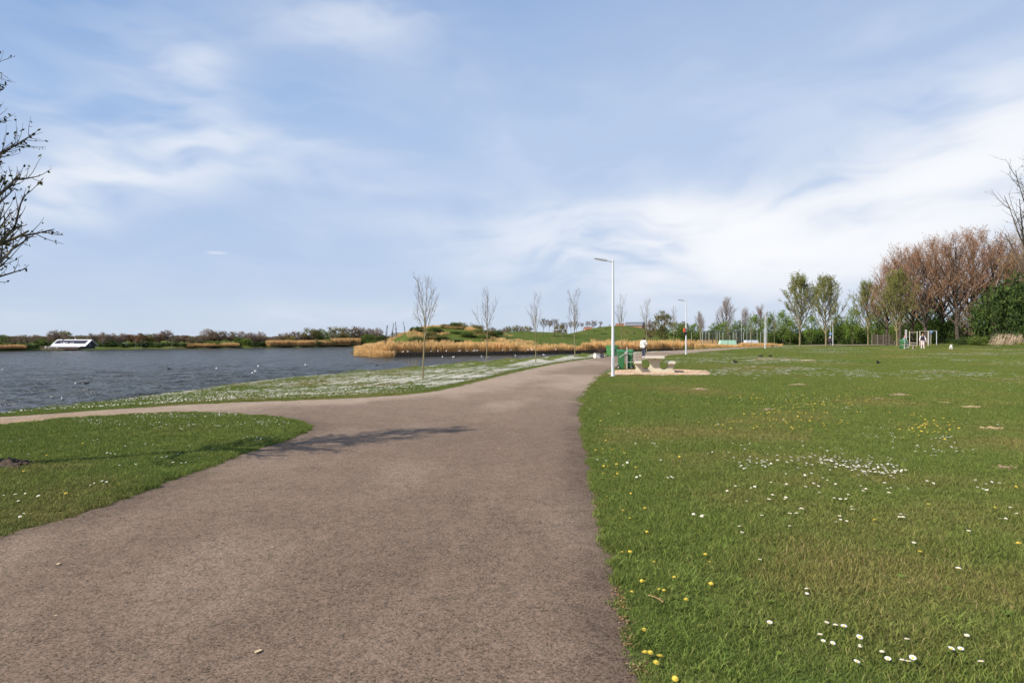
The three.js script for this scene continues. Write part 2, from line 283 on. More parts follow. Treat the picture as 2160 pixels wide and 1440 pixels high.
// lake: a sheet of small wind waves
{
  const zc = axis(-330, 40, -60, -12, 0.30, 1.03), xc = axis(-420, 120, -40, 0, 0.42, 1.03), pos = [], uv = [], idx = [];
  const wave = (x, z) => {
    const D = Math.hypot(x, z), fade = clamp(70 / D, 0.35, 1);
    const a = x * 0.86 + z * 0.5, b = -x * 0.5 + z * 0.86, w = 2.2 * fbm(x * 0.13, z * 0.13, 3);
    return fade * (0.11 * (fbm(a * 0.55 + w, b * 1.35 + w, 3) - 0.5) * 2 + 0.08 * Math.sin(b * 3.1 + 4 * fbm(x * 0.3, z * 0.3, 2) * 3 + a * 0.25) * fbm(x * 0.2 + 9, z * 0.2, 2));
  };
  for (const z of zc) for (const x of xc) { pos.push(x, WATER + wave(x, z), z); uv.push(x, z); }
  for (let j = 0; j + 1 < zc.length; j++) for (let i = 0; i + 1 < xc.length; i++) { const a = j * xc.length + i, b = a + xc.length; idx.push(a, b, a + 1, b, b + 1, a + 1); }
  const g = new THREE.BufferGeometry(); g.setAttribute('position', new THREE.Float32BufferAttribute(pos, 3)); g.setAttribute('uv', new THREE.Float32BufferAttribute(uv, 2)); g.setIndex(idx); g.computeVertexNormals();
  const rip = texture(1024, (u, v) => { const w = 0.25 * fbm(u * 6, v * 6, 3, 6); return 0.55 * fbm((u + w) * 10, (v + w) * 26, 4, 2) * 1 + 0.45 * fbm((u - w) * 24 + 5, (v + w * 0.5) * 50, 3, 2); }, false, 1 / 7);
  structure('lake_water', g, new THREE.MeshPhysicalMaterial({ color: lin(0.030, 0.031, 0.022), roughness: 0.2, ior: 1.33, specularIntensity: 0.5, bumpMap: rip, bumpScale: 0.4 }), 'dark grey lake ruffled by wind');
}

// gravel pad under the picnic table: a sheet of grit with loose stones
const gravelTex = texture(512, (u, v, x, y) => { const s = fbm(u * 90, v * 90, 2, 90), f = hash2(x >> 1, y >> 1), k = 0.5 + 0.7 * s + 0.4 * (f - 0.5); return [sr(clamp(0.74 * k)), sr(clamp(0.62 * k)), sr(clamp(0.5 * k))]; }, true, 1 / 2);
function padGeo(poly, y) { const g = new THREE.ShapeGeometry(new THREE.Shape(poly.map((p) => new THREE.Vector2(p[0], -p[1])))); g.rotateX(-Math.PI / 2); g.translate(0, y, 0); const p = g.attributes.position, u = g.attributes.uv; for (let i = 0; i < p.count; i++) u.setXY(i, p.getX(i), p.getZ(i)); return g; }
const gravelMat = new THREE.MeshStandardMaterial({ map: gravelTex, color: lin(0.95, 0.9, 0.85), roughness: 1 });
structure('gravel_strip', padGeo(padPoly, 0.02), gravelMat, 'strip of tan gravel under the concrete picnic table');
function instances(name, geo, material, list, label, kind = 'stuff') {   // list of {p, s, r, n, c}
  const m = new THREE.InstancedMesh(geo, material, list.length), q = new THREE.Quaternion(), e = new THREE.Euler(), M = M4(), c = new THREE.Color();
  list.forEach((o, i) => {
    e.set(o.rx ?? 0, o.r ?? 0, o.rz ?? 0, 'YXZ'); q.setFromEuler(e);
    M.compose(V(...o.p), q, Array.isArray(o.s) ? V(...o.s) : V(o.s, o.s, o.s)); m.setMatrixAt(i, M);
    if (o.c) m.setColorAt(i, c.setRGB(...o.c));
  });
  m.name = numbered(name); scene.add(m); return tag(m, label, undefined, undefined, kind);
}
{
  const R = rngOf(61), list = [], g = new THREE.IcosahedronGeometry(1, 0);
  let x0 = 1e9, x1 = -1e9, z0 = 1e9, z1 = -1e9; for (const p of padPoly) { x0 = Math.min(x0, p[0]); x1 = Math.max(x1, p[0]); z0 = Math.min(z0, p[1]); z1 = Math.max(z1, p[1]); }
  for (let i = 0; i < 5200; i++) { const x = lerp(x0, x1, R()), z = lerp(z0, z1, R()); if (!inside(x, z, padPoly)) continue; const k = 0.6 + 0.7 * R(), w = R(); list.push({ p: [x, 0.022, z], s: [0.02 + 0.02 * R(), 0.012 + 0.01 * R(), 0.018 + 0.02 * R()], r: R() * 6, c: [0.5 * k, (0.38 - 0.05 * w) * k, (0.27 - 0.07 * w) * k] }); }
  instances('gravel', g, mat(1, 1, 1, 0.95), list, 'loose tan stones covering the strip around the picnic table');
}

// ---------------------------------------------------------------- grass
function bladePatch(R, size, n, len, width, segs, round = false) {
  const pos = [], col = [], idx = [];
  for (let i = 0; i < n; i++) {
    let x, z; if (round) do { x = (R() - 0.5) * size; z = (R() - 0.5) * size; } while (Math.hypot(x, z) > size / 2); else { const side = Math.ceil(Math.sqrt(n)), fray = 1 + 0.12 * (R() + R() - 1); x = ((i % side + R()) / side - 0.5) * size * fray; z = ((Math.floor(i / side) + R()) / side - 0.5) * size * fray; }
    const L = len * (0.55 + 0.75 * R()), w = width * (0.7 + 0.6 * R()), yaw = R() * 6.283, lean = 0.75 + 1.45 * R(), dx = Math.cos(yaw), dz = Math.sin(yaw), tw = R() * 3.14, sx = Math.cos(tw) * w, sz = Math.sin(tw) * w;
    const hue = R(), straw = R() < 0.05, k = 0.5 + 0.95 * R();
    const c = straw ? [0.30 * k, 0.275 * k, 0.115 * k] : [lerp(0.125, 0.195, hue) * k, lerp(0.182, 0.222, hue) * k, lerp(0.038, 0.056, hue) * k];
    const base = pos.length / 3;
    for (let s = 0; s <= segs; s++) {
      const t = s / segs, a = lean * t, h = L * (Math.sin(a) / lean), o = L * (1 - Math.cos(a)) / lean, ww = s === segs ? 0 : 1 - 0.35 * t, px = x + dx * o, pz = z + dz * o;
      if (s === segs) { pos.push(px, h, pz); col.push(...c); }
      else { pos.push(px - sx * ww, h, pz - sz * ww, px + sx * ww, h, pz + sz * ww); col.push(...c, ...c); }
    }
    for (let s = 0; s < segs; s++) { const a = base + 2 * s; if (s === segs - 1) idx.push(a, a + 1, a + 2); else idx.push(a, a + 1, a + 2, a + 1, a + 3, a + 2); }
  }
  const g = new THREE.BufferGeometry();
  g.setAttribute('position', new THREE.Float32BufferAttribute(pos, 3)); g.setAttribute('color', new THREE.Float32BufferAttribute(col, 3)); g.setIndex(idx); return g;
}
const grassMat = new THREE.MeshPhysicalMaterial({ vertexColors: true, roughness: 0.9, side: THREE.DoubleSide, specularIntensity: 0.2, transmission: 0.28, thickness: 0 });
const moundSpots = [];   // places without grass: [x, z, radius]
const onBank = (x, z) => z < -11 && inside(x, z, bankSide);
function lawnOk(x, z) { return !inside(x, z, padPoly) && !moundSpots.some((m) => Math.hypot(x - m[0], z - m[1]) < m[2]); }
function layGrass() {
  const R = rngOf(8), bins = { a: [[], [], []], b: [[], [], []], c: [[], []], t: [[], []], u: [[], []], f: [[], []] };
  const slopeOf = (x, z, e) => [Math.atan((groundY(x, z + e) - groundY(x, z - e)) / (2 * e)), -Math.atan((groundY(x + e, z) - groundY(x - e, z)) / (2 * e))];
  const put = (bin, x, z, s, e) => { const v = bins[bin], k = Math.floor(R() * v.length), t = turf(x, z), [rx, rz] = z < -13 || x < -8 ? slopeOf(x, z, e) : [0, 0], long = 0.7 + 0.9 * smooth(0.3, 0.75, 0.6 * fbm(x * 0.7 + 31, z * 0.7, 3) + 0.4 * fbm(x * 2.6, z * 2.6 + 5, 2)); v[k].push({ p: [x, groundY(x, z) - 0.004, z], s: [s, s * long * (onBank(x, z) ? 0.62 : 1), s], r: R() * 6.283, rx: Math.abs(rx) > 0.03 ? rx : 0, rz: Math.abs(rz) > 0.03 ? rz : 0, c: t }); if (Math.abs(rx) > 0.03 || Math.abs(rz) > 0.03) v[k][v[k].length - 1].r = R() < 0.5 ? 0 : 0.6 * (R() - 0.5); };
  const band = (z0, z1, cell, margin, big, small, perCell, cover) => {
    for (let z = z0; z > z1; z -= cell) for (let x = -0.86 * -z - 3; x < 0.86 * -z + 3; x += cell) {
      const jx = x + (R() - 0.5) * cell * 0.22, jz = z + (R() - 0.5) * cell * 0.22;
      const wet = inside(jx, jz, lake), toBrow = onBank(jx, jz) ? lineDist(jx, jz, brow) : 99;
      if (wet && toBrow > cell) continue;
      const s = pathSdf(jx, jz), clear = !wet && toBrow > margin && lawnOk(jx, jz) && !moundSpots.some((m) => Math.hypot(jx - m[0], jz - m[1]) < m[2] + margin) && !(Math.hypot(jx - 8, jz + 30) < 6 && lineDist(jx, jz, padPoly, true) < margin);
      if (s < -margin && clear) { if (R() < cover) put(big, jx, jz, 1, cell); }
      else if (s < cell) for (let k = 0; k < perCell; k++) { const ax = x + (R() - 0.5) * cell, az = z + (R() - 0.5) * cell; if (pathSdf(ax, az) < -0.01 && lawnOk(ax, az) && !inside(ax, az, lake)) put(small, ax, az, 0.7 + 0.5 * R(), cell); }
    }
  };
  band(-2.2, -9, 0.34, 0.30, 'a', 't', 30, 1);
  band(-9, -16, 0.42, 0.34, 'b', 't', 26, 1);
  band(-16, -40, 0.85, 0.7, 'c', 'u', 16, 1);
  band(-40, -118, 2.2, 1.7, 'f', 'u', 26, 1);
  const G = rngOf(19), mk = { a: () => bladePatch(G, 0.5, 1296, 0.055, 0.0021, 3), b: () => bladePatch(G, 0.62, 1444, 0.054, 0.0024, 2), c: () => bladePatch(G, 1.25, 2704, 0.05, 0.0048, 1), t: () => bladePatch(G, 0.15, 90, 0.054, 0.0021, 2, true), u: () => bladePatch(G, 0.45, 230, 0.05, 0.005, 1, true), f: () => bladePatch(G, 3.2, 3600, 0.06, 0.013, 1) };
  // coarse tufts and flat weed rosettes among the mown blades
  const tufts = [], weeds = [];
  for (let i = 0; i < 9000; i++) { const z = -2.6 - 21 * Math.pow(R(), 1.3), x = (R() * 2 - 1) * (0.82 * -z + 1); if (pathSdf(x, z) > -0.05 || !lawnOk(x, z) || inside(x, z, lake)) continue; const t = turf(x, z), m = fbm(x * 0.8 + 15, z * 0.8, 3); if (m > 0.48 && R() < 0.6) tufts.push({ p: [x, groundY(x, z), z], s: [0.7 + 0.5 * R(), (0.5 + 0.35 * R()) * (onBank(x, z) ? 0.55 : 1), 0.8 + 0.6 * R()], r: R() * 6.28, c: t }); else if (R() < 0.16) weeds.push({ p: [x, groundY(x, z) + 0.008, z], s: (0.4 + 0.4 * R()) * (onBank(x, z) ? 0.6 : 1), r: R() * 6.28, c: [0.85 + 0.3 * R(), 0.8 + 0.25 * R(), 0.8] }); }
  const tuftG = bladePatch(rngOf(33), 0.16, 46, 0.095, 0.0027, 3, true); instances('grass', tuftG, grassMat, tufts, 'longer coarse tufts of grass dotted over the near lawns');
  { const W = rngOf(34), pos = [], col = [], idx = []; for (let l = 0; l < 9; l++) { const a = l / 9 * 6.28 + W() * 0.5, L = 0.035 + 0.03 * W(), up = 0.25 + 0.5 * W(), w = 0.008 + 0.004 * W(), c = Math.cos(a), s = Math.sin(a), b0 = pos.length / 3, k = 0.8 + 0.4 * W(); for (const [t, ww] of [[0.05, 0.25], [0.55, 1], [0.85, 0.8]]) { const y = L * up * Math.sin(t * 2.2); pos.push(c * L * t - s * w * ww, y, s * L * t + c * w * ww, c * L * t + s * w * ww, y, s * L * t - c * w * ww); col.push(0.16 * k, 0.24 * k, 0.05 * k, 0.16 * k, 0.24 * k, 0.05 * k); } pos.push(c * L, L * up * 0.8, s * L); col.push(0.16 * k, 0.24 * k, 0.05 * k); idx.push(b0, b0 + 1, b0 + 2, b0 + 1, b0 + 3, b0 + 2, b0 + 2, b0 + 3, b0 + 4, b0 + 3, b0 + 5, b0 + 4, b0 + 4, b0 + 5, b0 + 6); }
    const g = new THREE.BufferGeometry(); g.setAttribute('position', new THREE.Float32BufferAttribute(pos, 3)); g.setAttribute('color', new THREE.Float32BufferAttribute(col, 3)); g.setIndex(idx); instances('weeds', g, grassMat, weeds, 'small leafy weed rosettes among the grass of the near lawns'); }
  for (const k of Object.keys(bins)) bins[k].forEach((list) => { if (list.length) instances('grass', mk[k](), grassMat, list, { a: 'short mown grass nearest the viewer beside the path', b: 'short mown grass a few steps further along the path', t: 'tufts of grass fringing the near edges of the asphalt path', c: 'mown grass of the middle lawn and the lake bank', u: 'tufts of grass fringing the far edges of the path', f: 'mown grass of the far lawn below the trees' }[k]); });
}

// ---------------------------------------------------------------- trees
function tube(pts, r0, r1, sides, out) {
  const { pos, nor, uv, idx } = out, n = pts.length; let base = pos.length / 3, run = 0;
  const side = V(0, 0, 0), up = V(0, 0, 0), d = V(0, 0, 0);
  for (let i = 0; i < n; i++) {
    d.subVectors(pts[Math.min(n - 1, i + 1)], pts[Math.max(0, i - 1)]).normalize();
    side.set(Math.abs(d.y) > 0.9 ? 1 : 0, Math.abs(d.y) > 0.9 ? 0 : 1, 0).cross(d).normalize(); up.crossVectors(d, side);
    const r = lerp(r0, r1, i / (n - 1)); if (i) run += pts[i].distanceTo(pts[i - 1]);
    for (let k = 0; k < sides; k++) { const a = k / sides * 6.2832, c = Math.cos(a), s = Math.sin(a), nx = side.x * c + up.x * s, ny = side.y * c + up.y * s, nz = side.z * c + up.z * s; pos.push(pts[i].x + nx * r, pts[i].y + ny * r, pts[i].z + nz * r); nor.push(nx, ny, nz); uv.push(k / sides, run); }
  }
  for (let i = 0; i + 1 < n; i++) for (let k = 0; k < sides; k++) { const a = base + i * sides + k, b = base + i * sides + (k + 1) % sides; idx.push(a, b, a + sides, b, b + sides, a + sides); }
}
const blank = () => ({ pos: [], nor: [], uv: [], idx: [], col: [] });
function geoOf(o) { const g = new THREE.BufferGeometry(); g.setAttribute('position', new THREE.Float32BufferAttribute(o.pos, 3)); if (!o.flat) g.setAttribute('normal', new THREE.Float32BufferAttribute(o.nor, 3)); if (o.uv.length) g.setAttribute('uv', new THREE.Float32BufferAttribute(o.uv, 2)); if (o.col.length) g.setAttribute('color', new THREE.Float32BufferAttribute(o.col, 3)); g.setIndex(o.idx); return g; }
function leaf(out, p, size, R, col, centre, flat = 0.5) {
  const a = V(R() - 0.5, R() - 0.5, R() - 0.5).normalize(), b = V(R() - 0.5, R() - 0.5, R() - 0.5).cross(a).normalize(), s = size * (0.6 + 0.8 * R()), w = s * flat, base = out.pos.length / 3, k = 0.7 + 0.6 * R();
  const n = a.clone().cross(b); if (n.y < 0) n.negate(); if (centre) n.lerp(p.clone().sub(centre).normalize(), 0.55).normalize();
  for (const [u, v] of [[-0.5, 0], [0, -0.5], [0.5, 0], [0, 0.5]]) { out.pos.push(p.x + a.x * s * u * 2 + b.x * w * v * 2, p.y + a.y * s * u * 2 + b.y * w * v * 2, p.z + a.z * s * u * 2 + b.z * w * v * 2); out.nor.push(n.x, n.y, n.z); out.col.push(col[0] * k, col[1] * k, col[2] * k); }
  out.idx.push(base, base + 1, base + 2, base, base + 2, base + 3);
}
function mixColour(R, cols) { const c = cols[Math.floor(R() * cols.length)]; return c; }
// o: h, r, first (fraction of height where limbs begin), limbs, angle from vertical, reach(t) limb length in metres, up, subs, twigs, twig length, leaves per twig, leafSize, leafCols
function growTree(seed, o) {
  const R = rngOf(seed), wood = blank(), twigs = blank(), leaves = { ...blank(), flat: true }, sides = o.sides ?? [7, 5, 3, 3];
  const centre = V(0, o.h * 0.6, 0);
  const walk = (start, dir, len, steps, wob, up) => { const pts = [start.clone()], d = dir.clone(), p = start.clone(); for (let i = 0; i < steps; i++) { d.x += (R() - 0.5) * wob; d.z += (R() - 0.5) * wob; d.y += (R() - 0.5) * wob * 0.6 + up / steps; d.normalize(); p.addScaledVector(d, len / steps); pts.push(p.clone()); } return pts; };
  const along = (pts, t) => { const f = t * (pts.length - 1), i = Math.min(pts.length - 2, Math.floor(f)); return pts[i].clone().lerp(pts[i + 1], f - i); };
  const dirAt = (pts, t) => { const i = Math.min(pts.length - 2, Math.floor(t * (pts.length - 1))); return pts[i + 1].clone().sub(pts[i]).normalize(); };
  const swing = (d, ang) => { const s = V(R() - 0.5, R() - 0.5, R() - 0.5).cross(d).normalize(); return d.clone().multiplyScalar(Math.cos(ang)).addScaledVector(s, Math.sin(ang)).normalize(); };
  const leader = o.leader ?? 0.97;
  const trunk = walk(V(0, -0.05, 0), V((R() - 0.5) * 0.04, 1, (R() - 0.5) * 0.04).normalize(), o.h * leader, 14, o.wob ?? 0.08, 0.25);
  tube(trunk, o.r, o.r * 0.12, sides[0], wood);
  const twigOn = (pts, r, n, len) => {
    for (let k = 0; k < n; k++) {
      const t = 0.15 + 0.85 * (k + R()) / n, p = along(pts, t), d = swing(dirAt(pts, Math.min(t, 0.99)), 0.5 + 0.5 * R()), q = walk(p, d, len * (0.5 + 0.8 * R()), 3, 0.35, o.twigUp ?? 0.3);
      tube(q, r, r * 0.35, sides[3], twigs);
      for (let l = 0; l < (o.leaves ?? 0); l++) { if (R() > (o.leafShare ?? 1)) continue; const lp = along(q, 0.2 + 0.8 * R()); lp.x += (R() - 0.5) * (o.leafJit ?? 0.1); lp.y += (R() - 0.5) * (o.leafJit ?? 0.1); lp.z += (R() - 0.5) * (o.leafJit ?? 0.1); leaf(leaves, lp, o.leafSize, R, mixColour(R, o.leafCols), o.leafOut ? centre : null); }
    }
  };
  for (let i = 0; i < o.limbs; i++) {
    const t = lerp(o.first, 0.93, Math.pow((i + 0.6 * R()) / o.limbs, o.pow ?? 1)), p = along(trunk, t), u = (t - o.first) / (1 - o.first), az = i * 2.4 + R() * 0.9 + (o.turn ?? 0), ang = (o.angle * (1 - 0.35 * u)) * (0.8 + 0.4 * R()), len = o.reach(u) * (0.75 + 0.45 * R());
    const d = V(Math.sin(ang) * Math.cos(az), Math.cos(ang), Math.sin(ang) * Math.sin(az)), pts = walk(p, d, len, 6, o.limbWob ?? 0.22, o.up ?? 0.4), r = Math.min(o.r * (1 - t) * 0.75 + o.r * 0.06, o.r * 0.55);
    tube(pts, r, r * 0.25, sides[1], wood);
    for (let k = 0; k < o.subs; k++) {
      const tt = 0.2 + 0.75 * (k + R()) / o.subs, sp = along(pts, tt), sd = swing(dirAt(pts, tt), 0.35 + 0.45 * R()), sub = walk(sp, sd, len * (0.55 - 0.25 * tt) * (0.7 + 0.6 * R()), 4, 0.28, o.up ?? 0.4), sr_ = r * 0.4;
      tube(sub, sr_, sr_ * 0.3, sides[2], twigs);
      twigOn(sub, Math.max(o.twigR ?? 0.004, sr_ * 0.35), o.twigs, o.twigLen);
    }
    twigOn(pts.slice(3), Math.max(o.twigR ?? 0.004, r * 0.2), Math.ceil(o.twigs * 0.8), o.twigLen);
  }
  twigOn(trunk.slice(9), Math.max(o.twigR ?? 0.004, o.r * 0.08), Math.ceil(o.twigs * 1.5), o.twigLen);
  return { wood: geoOf(wood), twigs: geoOf(twigs), leaves: leaves.pos.length ? geoOf(leaves) : null };
}
const barkTex = texture(256, (u, v, x, y) => { const k = 0.55 + 0.6 * fbm(u * 12, v * 4, 4, 4) + 0.25 * (hash2(x, y) - 0.5); return [sr(clamp(0.7 * k)), sr(clamp(0.7 * k)), sr(clamp(0.7 * k))]; }, true);
const bark = (r, g, b) => new THREE.MeshStandardMaterial({ color: lin(r, g, b), map: barkTex, roughness: 0.95 });
const twigMat = (r, g, b) => mat(r, g, b, 0.95);
const leafMat = new THREE.MeshPhysicalMaterial({ vertexColors: true, roughness: 0.9, side: THREE.DoubleSide, specularIntensity: 0.2, transmission: 0.35, thickness: 0 });
function plantTree(t, name, label, pos, turn, scale, barkM, twigM, group, tilt) {
  const o = thing(name, label, 'tree', pos, turn, group); o.scale.set(...(Array.isArray(scale) ? scale : [scale, scale, scale])); if (tilt) o.rotation.z = tilt;
  part('trunk', t.wood, barkM, o); const c = part('crown', t.twigs, twigM, o); if (t.leaves) part('leaves', t.leaves, leafMat, c); return o;
}
// a bush or a far crown: leaf-sized faces in clumps round a few stems
function growBush(seed, o) {
  const R = rngOf(seed), leaves = { ...blank(), flat: true }, wood = blank(), clumps = [];
  for (let i = 0; i < o.clumps; i++) { let p; do { p = V(R() * 2 - 1, R() * 2 - 1, R() * 2 - 1); } while (p.length() > 1 || p.length() < (o.shell ?? 0.45)); const taper = o.cone ? 1 - o.cone * (p.y * 0.5 + 0.5) : 1; clumps.push([V(p.x * o.rx * taper, o.cy + p.y * o.ry, p.z * o.rx * taper), (o.clumpR ?? 0.4) * o.rx * (0.6 + 0.7 * R()), mixColour(R, o.cols), 0.8 + 0.4 * R()]); }
  const centre = V(0, o.cy - 0.2 * o.ry, 0);
  for (const [c, r, col, k] of clumps) for (let i = 0; i < o.per; i++) { const q = V(R() + R() + R() - 1.5, R() + R() + R() - 1.5, R() + R() + R() - 1.5).multiplyScalar(r * 0.85).add(c); if (q.y < (o.floor ?? 0.02)) q.y = (o.floor ?? 0.02) + R() * 0.2; leaf(leaves, q, o.leaf, R, [col[0] * k, col[1] * k, col[2] * k], centre, o.flat ?? 0.55); }
  const stems = o.stems ?? 1;
  for (let i = 0; i < stems; i++) { const top = clumps[Math.floor(R() * clumps.length)][0], a = i ? R() * 6.28 : 0, d = i ? 0.12 * o.rx : 0, p0 = V(Math.cos(a) * d, -0.05, Math.sin(a) * d), mid = V(p0.x * 1.5, o.cy * 0.5, p0.z * 1.5), pt = i ? top : V(0, o.cy + o.ry * 0.7, 0); tube([p0, p0.clone().lerp(mid, 0.5), mid, mid.clone().lerp(pt, 0.5), pt], o.r ?? 0.1, (o.r ?? 0.1) * 0.2, 5, wood); }
  for (let i = 0; i < (o.branches ?? 0); i++) { const c = clumps[Math.floor(R() * clumps.length)][0], s = V(0, lerp(o.cy - o.ry, c.y, 0.25 + 0.3 * R()), 0); tube([s, s.clone().lerp(c, 0.5).add(V(0, -0.05 * o.ry, 0)), c], (o.r ?? 0.1) * 0.45, (o.r ?? 0.1) * 0.1, 3, wood); }
  return { wood: geoOf(wood), leaves: geoOf(leaves) };
}
function plantBush(b, name, label, category, pos, turn, scale, barkM, group, isTree = true) {
  const o = thing(name, label, category, pos, turn, group); o.scale.set(...(Array.isArray(scale) ? scale : [scale, scale, scale]));
  part(isTree ? 'trunk' : 'stem', b.wood, barkM, o); part(isTree ? 'crown' : 'foliage', b.leaves, leafMat, o); return o;
}
const greyBark = bark(0.30, 0.25, 0.17), oliveBark = bark(0.36, 0.30, 0.16), darkBark = bark(0.13, 0.10, 0.075), twigBrown = twigMat(0.17, 0.13, 0.095), twigDark = twigMat(0.075, 0.06, 0.045), twigGrey = twigMat(0.20, 0.16, 0.12), twigRust = twigMat(0.29, 0.18, 0.12), twigTan = twigMat(0.38, 0.26, 0.14);
const toY = (py, z) => EYE + (HORIZON - py) / F * -z;      // height of a photo row at a depth

// the alder whose branches reach in from the left; it throws the long shadow over the path
{
  const t = growTree(101, { h: 6.3, r: 0.10, first: 0.34, limbs: 38, angle: 1.12, reach: (u) => 1.0 * (1 - u) + 0.34, up: 0.25, subs: 5, twigs: 5, twigLen: 0.3, leaves: 4, leafShare: 0.7, leafSize: 0.03, leafJit: 0.05, leafCols: [[0.06, 0.05, 0.02], [0.12, 0.13, 0.03], [0.03, 0.03, 0.02]], twigR: 0.0042, wob: 0.05, limbWob: 0.4, leafFlat: 0.8 });
  plantTree(t, 'alder_tree', 'young alder in sparse bud reaching in over the left lawn', [-7.06, 0, -8.32], 0.6, [0.86, 1, 0.92], greyBark, twigDark, null);
  const r = growTree(102, { h: 6.7, r: 0.07, first: 0.4, limbs: 20, angle: 0.62, reach: (u) => 1.9 * (1 - u) + 0.5, up: 0.5, subs: 4, twigs: 4, twigLen: 0.36, leaves: 2, leafShare: 0.45, leafSize: 0.02, leafJit: 0.04, leafCols: [[0.2, 0.17, 0.06], [0.12, 0.1, 0.04]], twigR: 0.0036 });
  plantTree(r, 'lawn_tree', 'bare young tree leaning in from the right edge over the lawn', [13.3, 0, -16.9], 2.2, 1, darkBark, twigDark, null, 0.075);
}
// saplings along the lake bank: [column, foot row, top row, label]
{
  const mk = (s, leaves) => growTree(s, { h: 5, r: 0.06, first: 0.43, limbs: 9, angle: 0.56, reach: (u) => 1.55 * (1 - 0.55 * u) + 0.25, up: 0.75, subs: 5, twigs: 5, twigLen: 0.34, twigUp: 0.8, leaves: leaves ? 3 : 0, leafShare: 0.6, leafSize: 0.024, leafJit: 0.06, leafCols: [[0.23, 0.21, 0.06], [0.16, 0.14, 0.06]], twigR: 0.0055, pow: 1.5, wob: 0.06 });
  const kinds = [mk(201, true), mk(202, false), mk(203, false), mk(204, false)];
  const spots = [[892, 801, 592, 0, 'tallest bank sapling in early bud, nearest on the daisy bank'], [1026, 775, 622, 1, 'bare bank sapling second from the fork of the path'], [1130, 765, 632, 2, 'bare bank sapling third from the fork, wide broomed top'], [1213, 754, 618, 3, 'bare bank sapling just left of the bench, slender tall top'], [1311, 749, 634, 2, 'bare broomed sapling behind the nearest lamp post'], [1364, 745, 637, 3, 'bare slender sapling above the walking person in white'], [1422, 739.5, 655, 1, 'bare sapling left of the lamp post with the red box'], [1479.5, 735.8, 664, 2, 'thin sapling right of the lamp post with the red box'], [1535.5, 733.8, 675, 1, 'thin sapling in front of the fenced court'], [1586, 732, 682, 3, 'thin sapling in front of the pale blue platform'], [1634, 730.5, 668, 1, 'thin sapling just past the third lamp post']];
  for (const [px, foot, top, k, label] of spots) { const [x, y, z] = groundAt(px, foot), h = toY(top, z) - y; plantTree(kinds[k], 'sapling', label, [x, y, z], px * 1.7, [h / 5 * (k === 0 ? 0.92 : 0.8), h / 5, h / 5 * 0.8], oliveBark, twigGrey, 'saplings along the lakeside path'); }
}
// big lawn trees coming into leaf
{
  const mk = (s) => growTree(s, { h: 11, r: 0.17, first: 0.2, limbs: 26, angle: 0.66, reach: (u) => 5.6 * (1 - u) * (0.7 + 0.5 * u) + 1.5, up: 0.55, subs: 5, twigs: 6, twigLen: 0.8, leaves: 13, leafShare: 0.95, leafSize: 0.085, leafJit: 0.35, twigUp: 0.7, leafCols: [[0.27, 0.30, 0.065], [0.22, 0.25, 0.055], [0.23, 0.21, 0.075]], twigR: 0.013, wob: 0.05 });
  const kinds = [mk(301), mk(302), mk(303)];
  for (const [px, z, top, k, w, label] of [[1688, -112, 594, 0, 1, 'big budding tree left of the path lamp, first of the lawn row'], [1743, -123, 595, 1, 1, 'big budding tree beside the two walkers in dark coats'], [1832, -134, 606, 2, 0.9, 'smaller budding tree left of the low picket fence end'], [1893, -100, 586, 0, 0.95, 'big budding tree beside the far green bin']]) { const [x, y, zz] = away(px, z), h = toY(top, z) - y; plantTree(kinds[k], 'lawn_tree', label, [x, y, zz], px, [h / 11 * w, h / 11, h / 11 * w], oliveBark, twigBrown, 'budding trees on the lawn'); }
}
